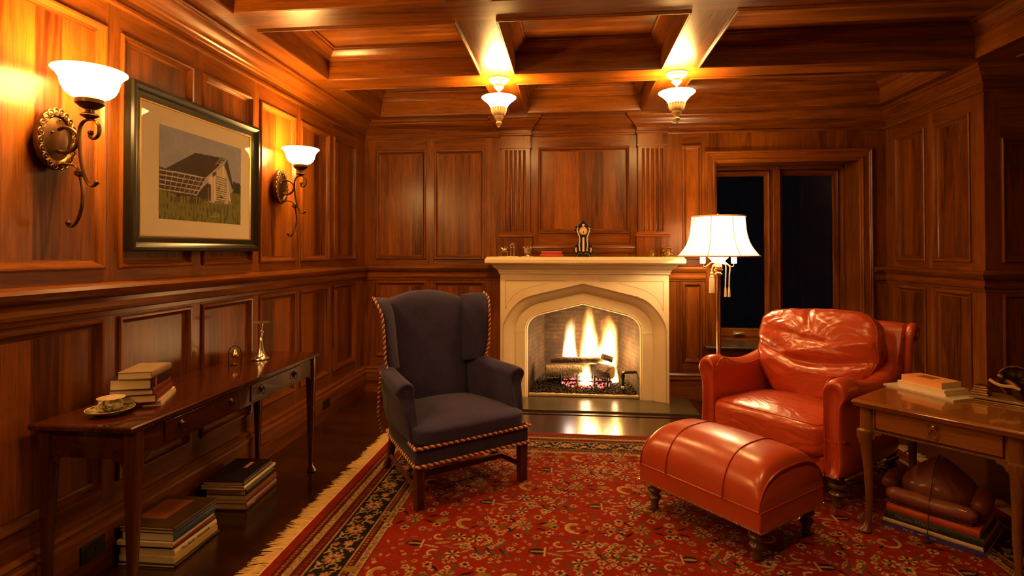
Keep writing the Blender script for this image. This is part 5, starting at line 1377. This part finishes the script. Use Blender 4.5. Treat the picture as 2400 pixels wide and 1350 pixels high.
for s in(-1,1):
    mb.tube(catmull([(s*.044,-.036,.252),(s*.052,-.036,.235),(s*.046,-.036,.205),(s*.034,-.036,.175),(s*.032,-.036,.14),(s*.036,-.036,.10),(s*.030,-.036,.05)],4),.0055,6); mb.tube([(s*.062,-.036,.08),(s*.066,-.036,.06),(s*.060,-.036,.04)],.006,6)
mb.build('inlay',INL,t,ang=50)
mb=MB()
for s in(-1,1):
    mb.tube(catmull([(s*.01,-.037,.022),(s*.028,-.038,.032),(s*.045,-.038,.020),(s*.058,-.037,.004)],4),.004,6)
    for z_,x_ in((.268,.050),(.245,.066),(.215,.060),(.185,.046),(.150,.040)): mb.sphere((s*x_,-.034,z_),.006,6,5)
mb.build('carving',M['silver'],t,ang=50)
def ornate(x,lab,k):
    t=thing('brass_ornament',lab,'ornament',(x,4.85,ZM)); rg=random.Random(int(x*100)); mb=MB()
    mb.box((-.030*k,-.018,0),(.030*k,.018,.006)); mb.lathe([(.022*k,.006),(.026*k,.02*k),(.024*k,.04*k),(.028*k,.046*k),(.02*k,.05*k),(.001,.052*k)],n=10)
    for i in range(14): a=2*PI*i/14; mb.sphere((.027*k*math.cos(a),.022*k*math.sin(a),.012+.03*k*rg.random()),.0055*k,6,4)
    for i in range(5): mb.sphere((-.02*k+.01*k*i,0,.052*k+.008*rg.random()),.006*k,6,4)
    mb.build('casket',M['oldbrass'],t,ang=50)
ornate(.692,'tiny brass ornament, the smaller of the two at the right end of the mantel',1.0)
ornate(.822,'small brass casket ornament nearest the right end of the mantel',1.45)

# ------------------------------------------------------------------ camera, world, view
F_=1300.; VX,HOR=1337.,589.; PIT=R(.8)
cyp=HOR-F_*math.tan(PIT); yaw=math.atan((VX-1200)/F_*math.cos(PIT))
cd=bpy.data.cameras.new('camera'); cam=bpy.data.objects.new('camera',cd); COL.objects.link(cam)
cd.sensor_fit='HORIZONTAL'; cd.sensor_width=36; cd.lens=F_/2400*36; cd.shift_x=0; cd.shift_y=-(675-cyp)/2400; cd.clip_start=.05; cd.clip_end=60
cam.location=(0,0,1.31); cam.rotation_euler=(R(90)+PIT,0,yaw); scene.camera=cam
wd=bpy.data.worlds.new('night'); scene.world=wd; wd.use_nodes=True; wd.node_tree.nodes['Background'].inputs[0].default_value=(.0008,.001,.0016,1)
# fire light
light('fire_glow',(.17,5.20,.40),17,(1,.46,.11),.07); light('fire_glow',(.40,5.14,.36),7,(1,.46,.11),.04)
scene.view_settings.view_transform='Standard'; scene.view_settings.look='None'; scene.view_settings.gamma=1; scene.view_settings.use_curve_mapping=False
scene.view_settings.exposure=.42
cy=scene.cycles
cy.max_bounces=6; cy.diffuse_bounces=3; cy.glossy_bounces=2; cy.transmission_bounces=4; cy.transparent_max_bounces=12; cy.volume_bounces=0
cy.caustics_reflective=False; cy.caustics_refractive=False; cy.sample_clamp_indirect=4.0; cy.use_light_tree=True; cy.adaptive_threshold=.06; cy.volume_step_rate=2.0; cy.volume_max_steps=96
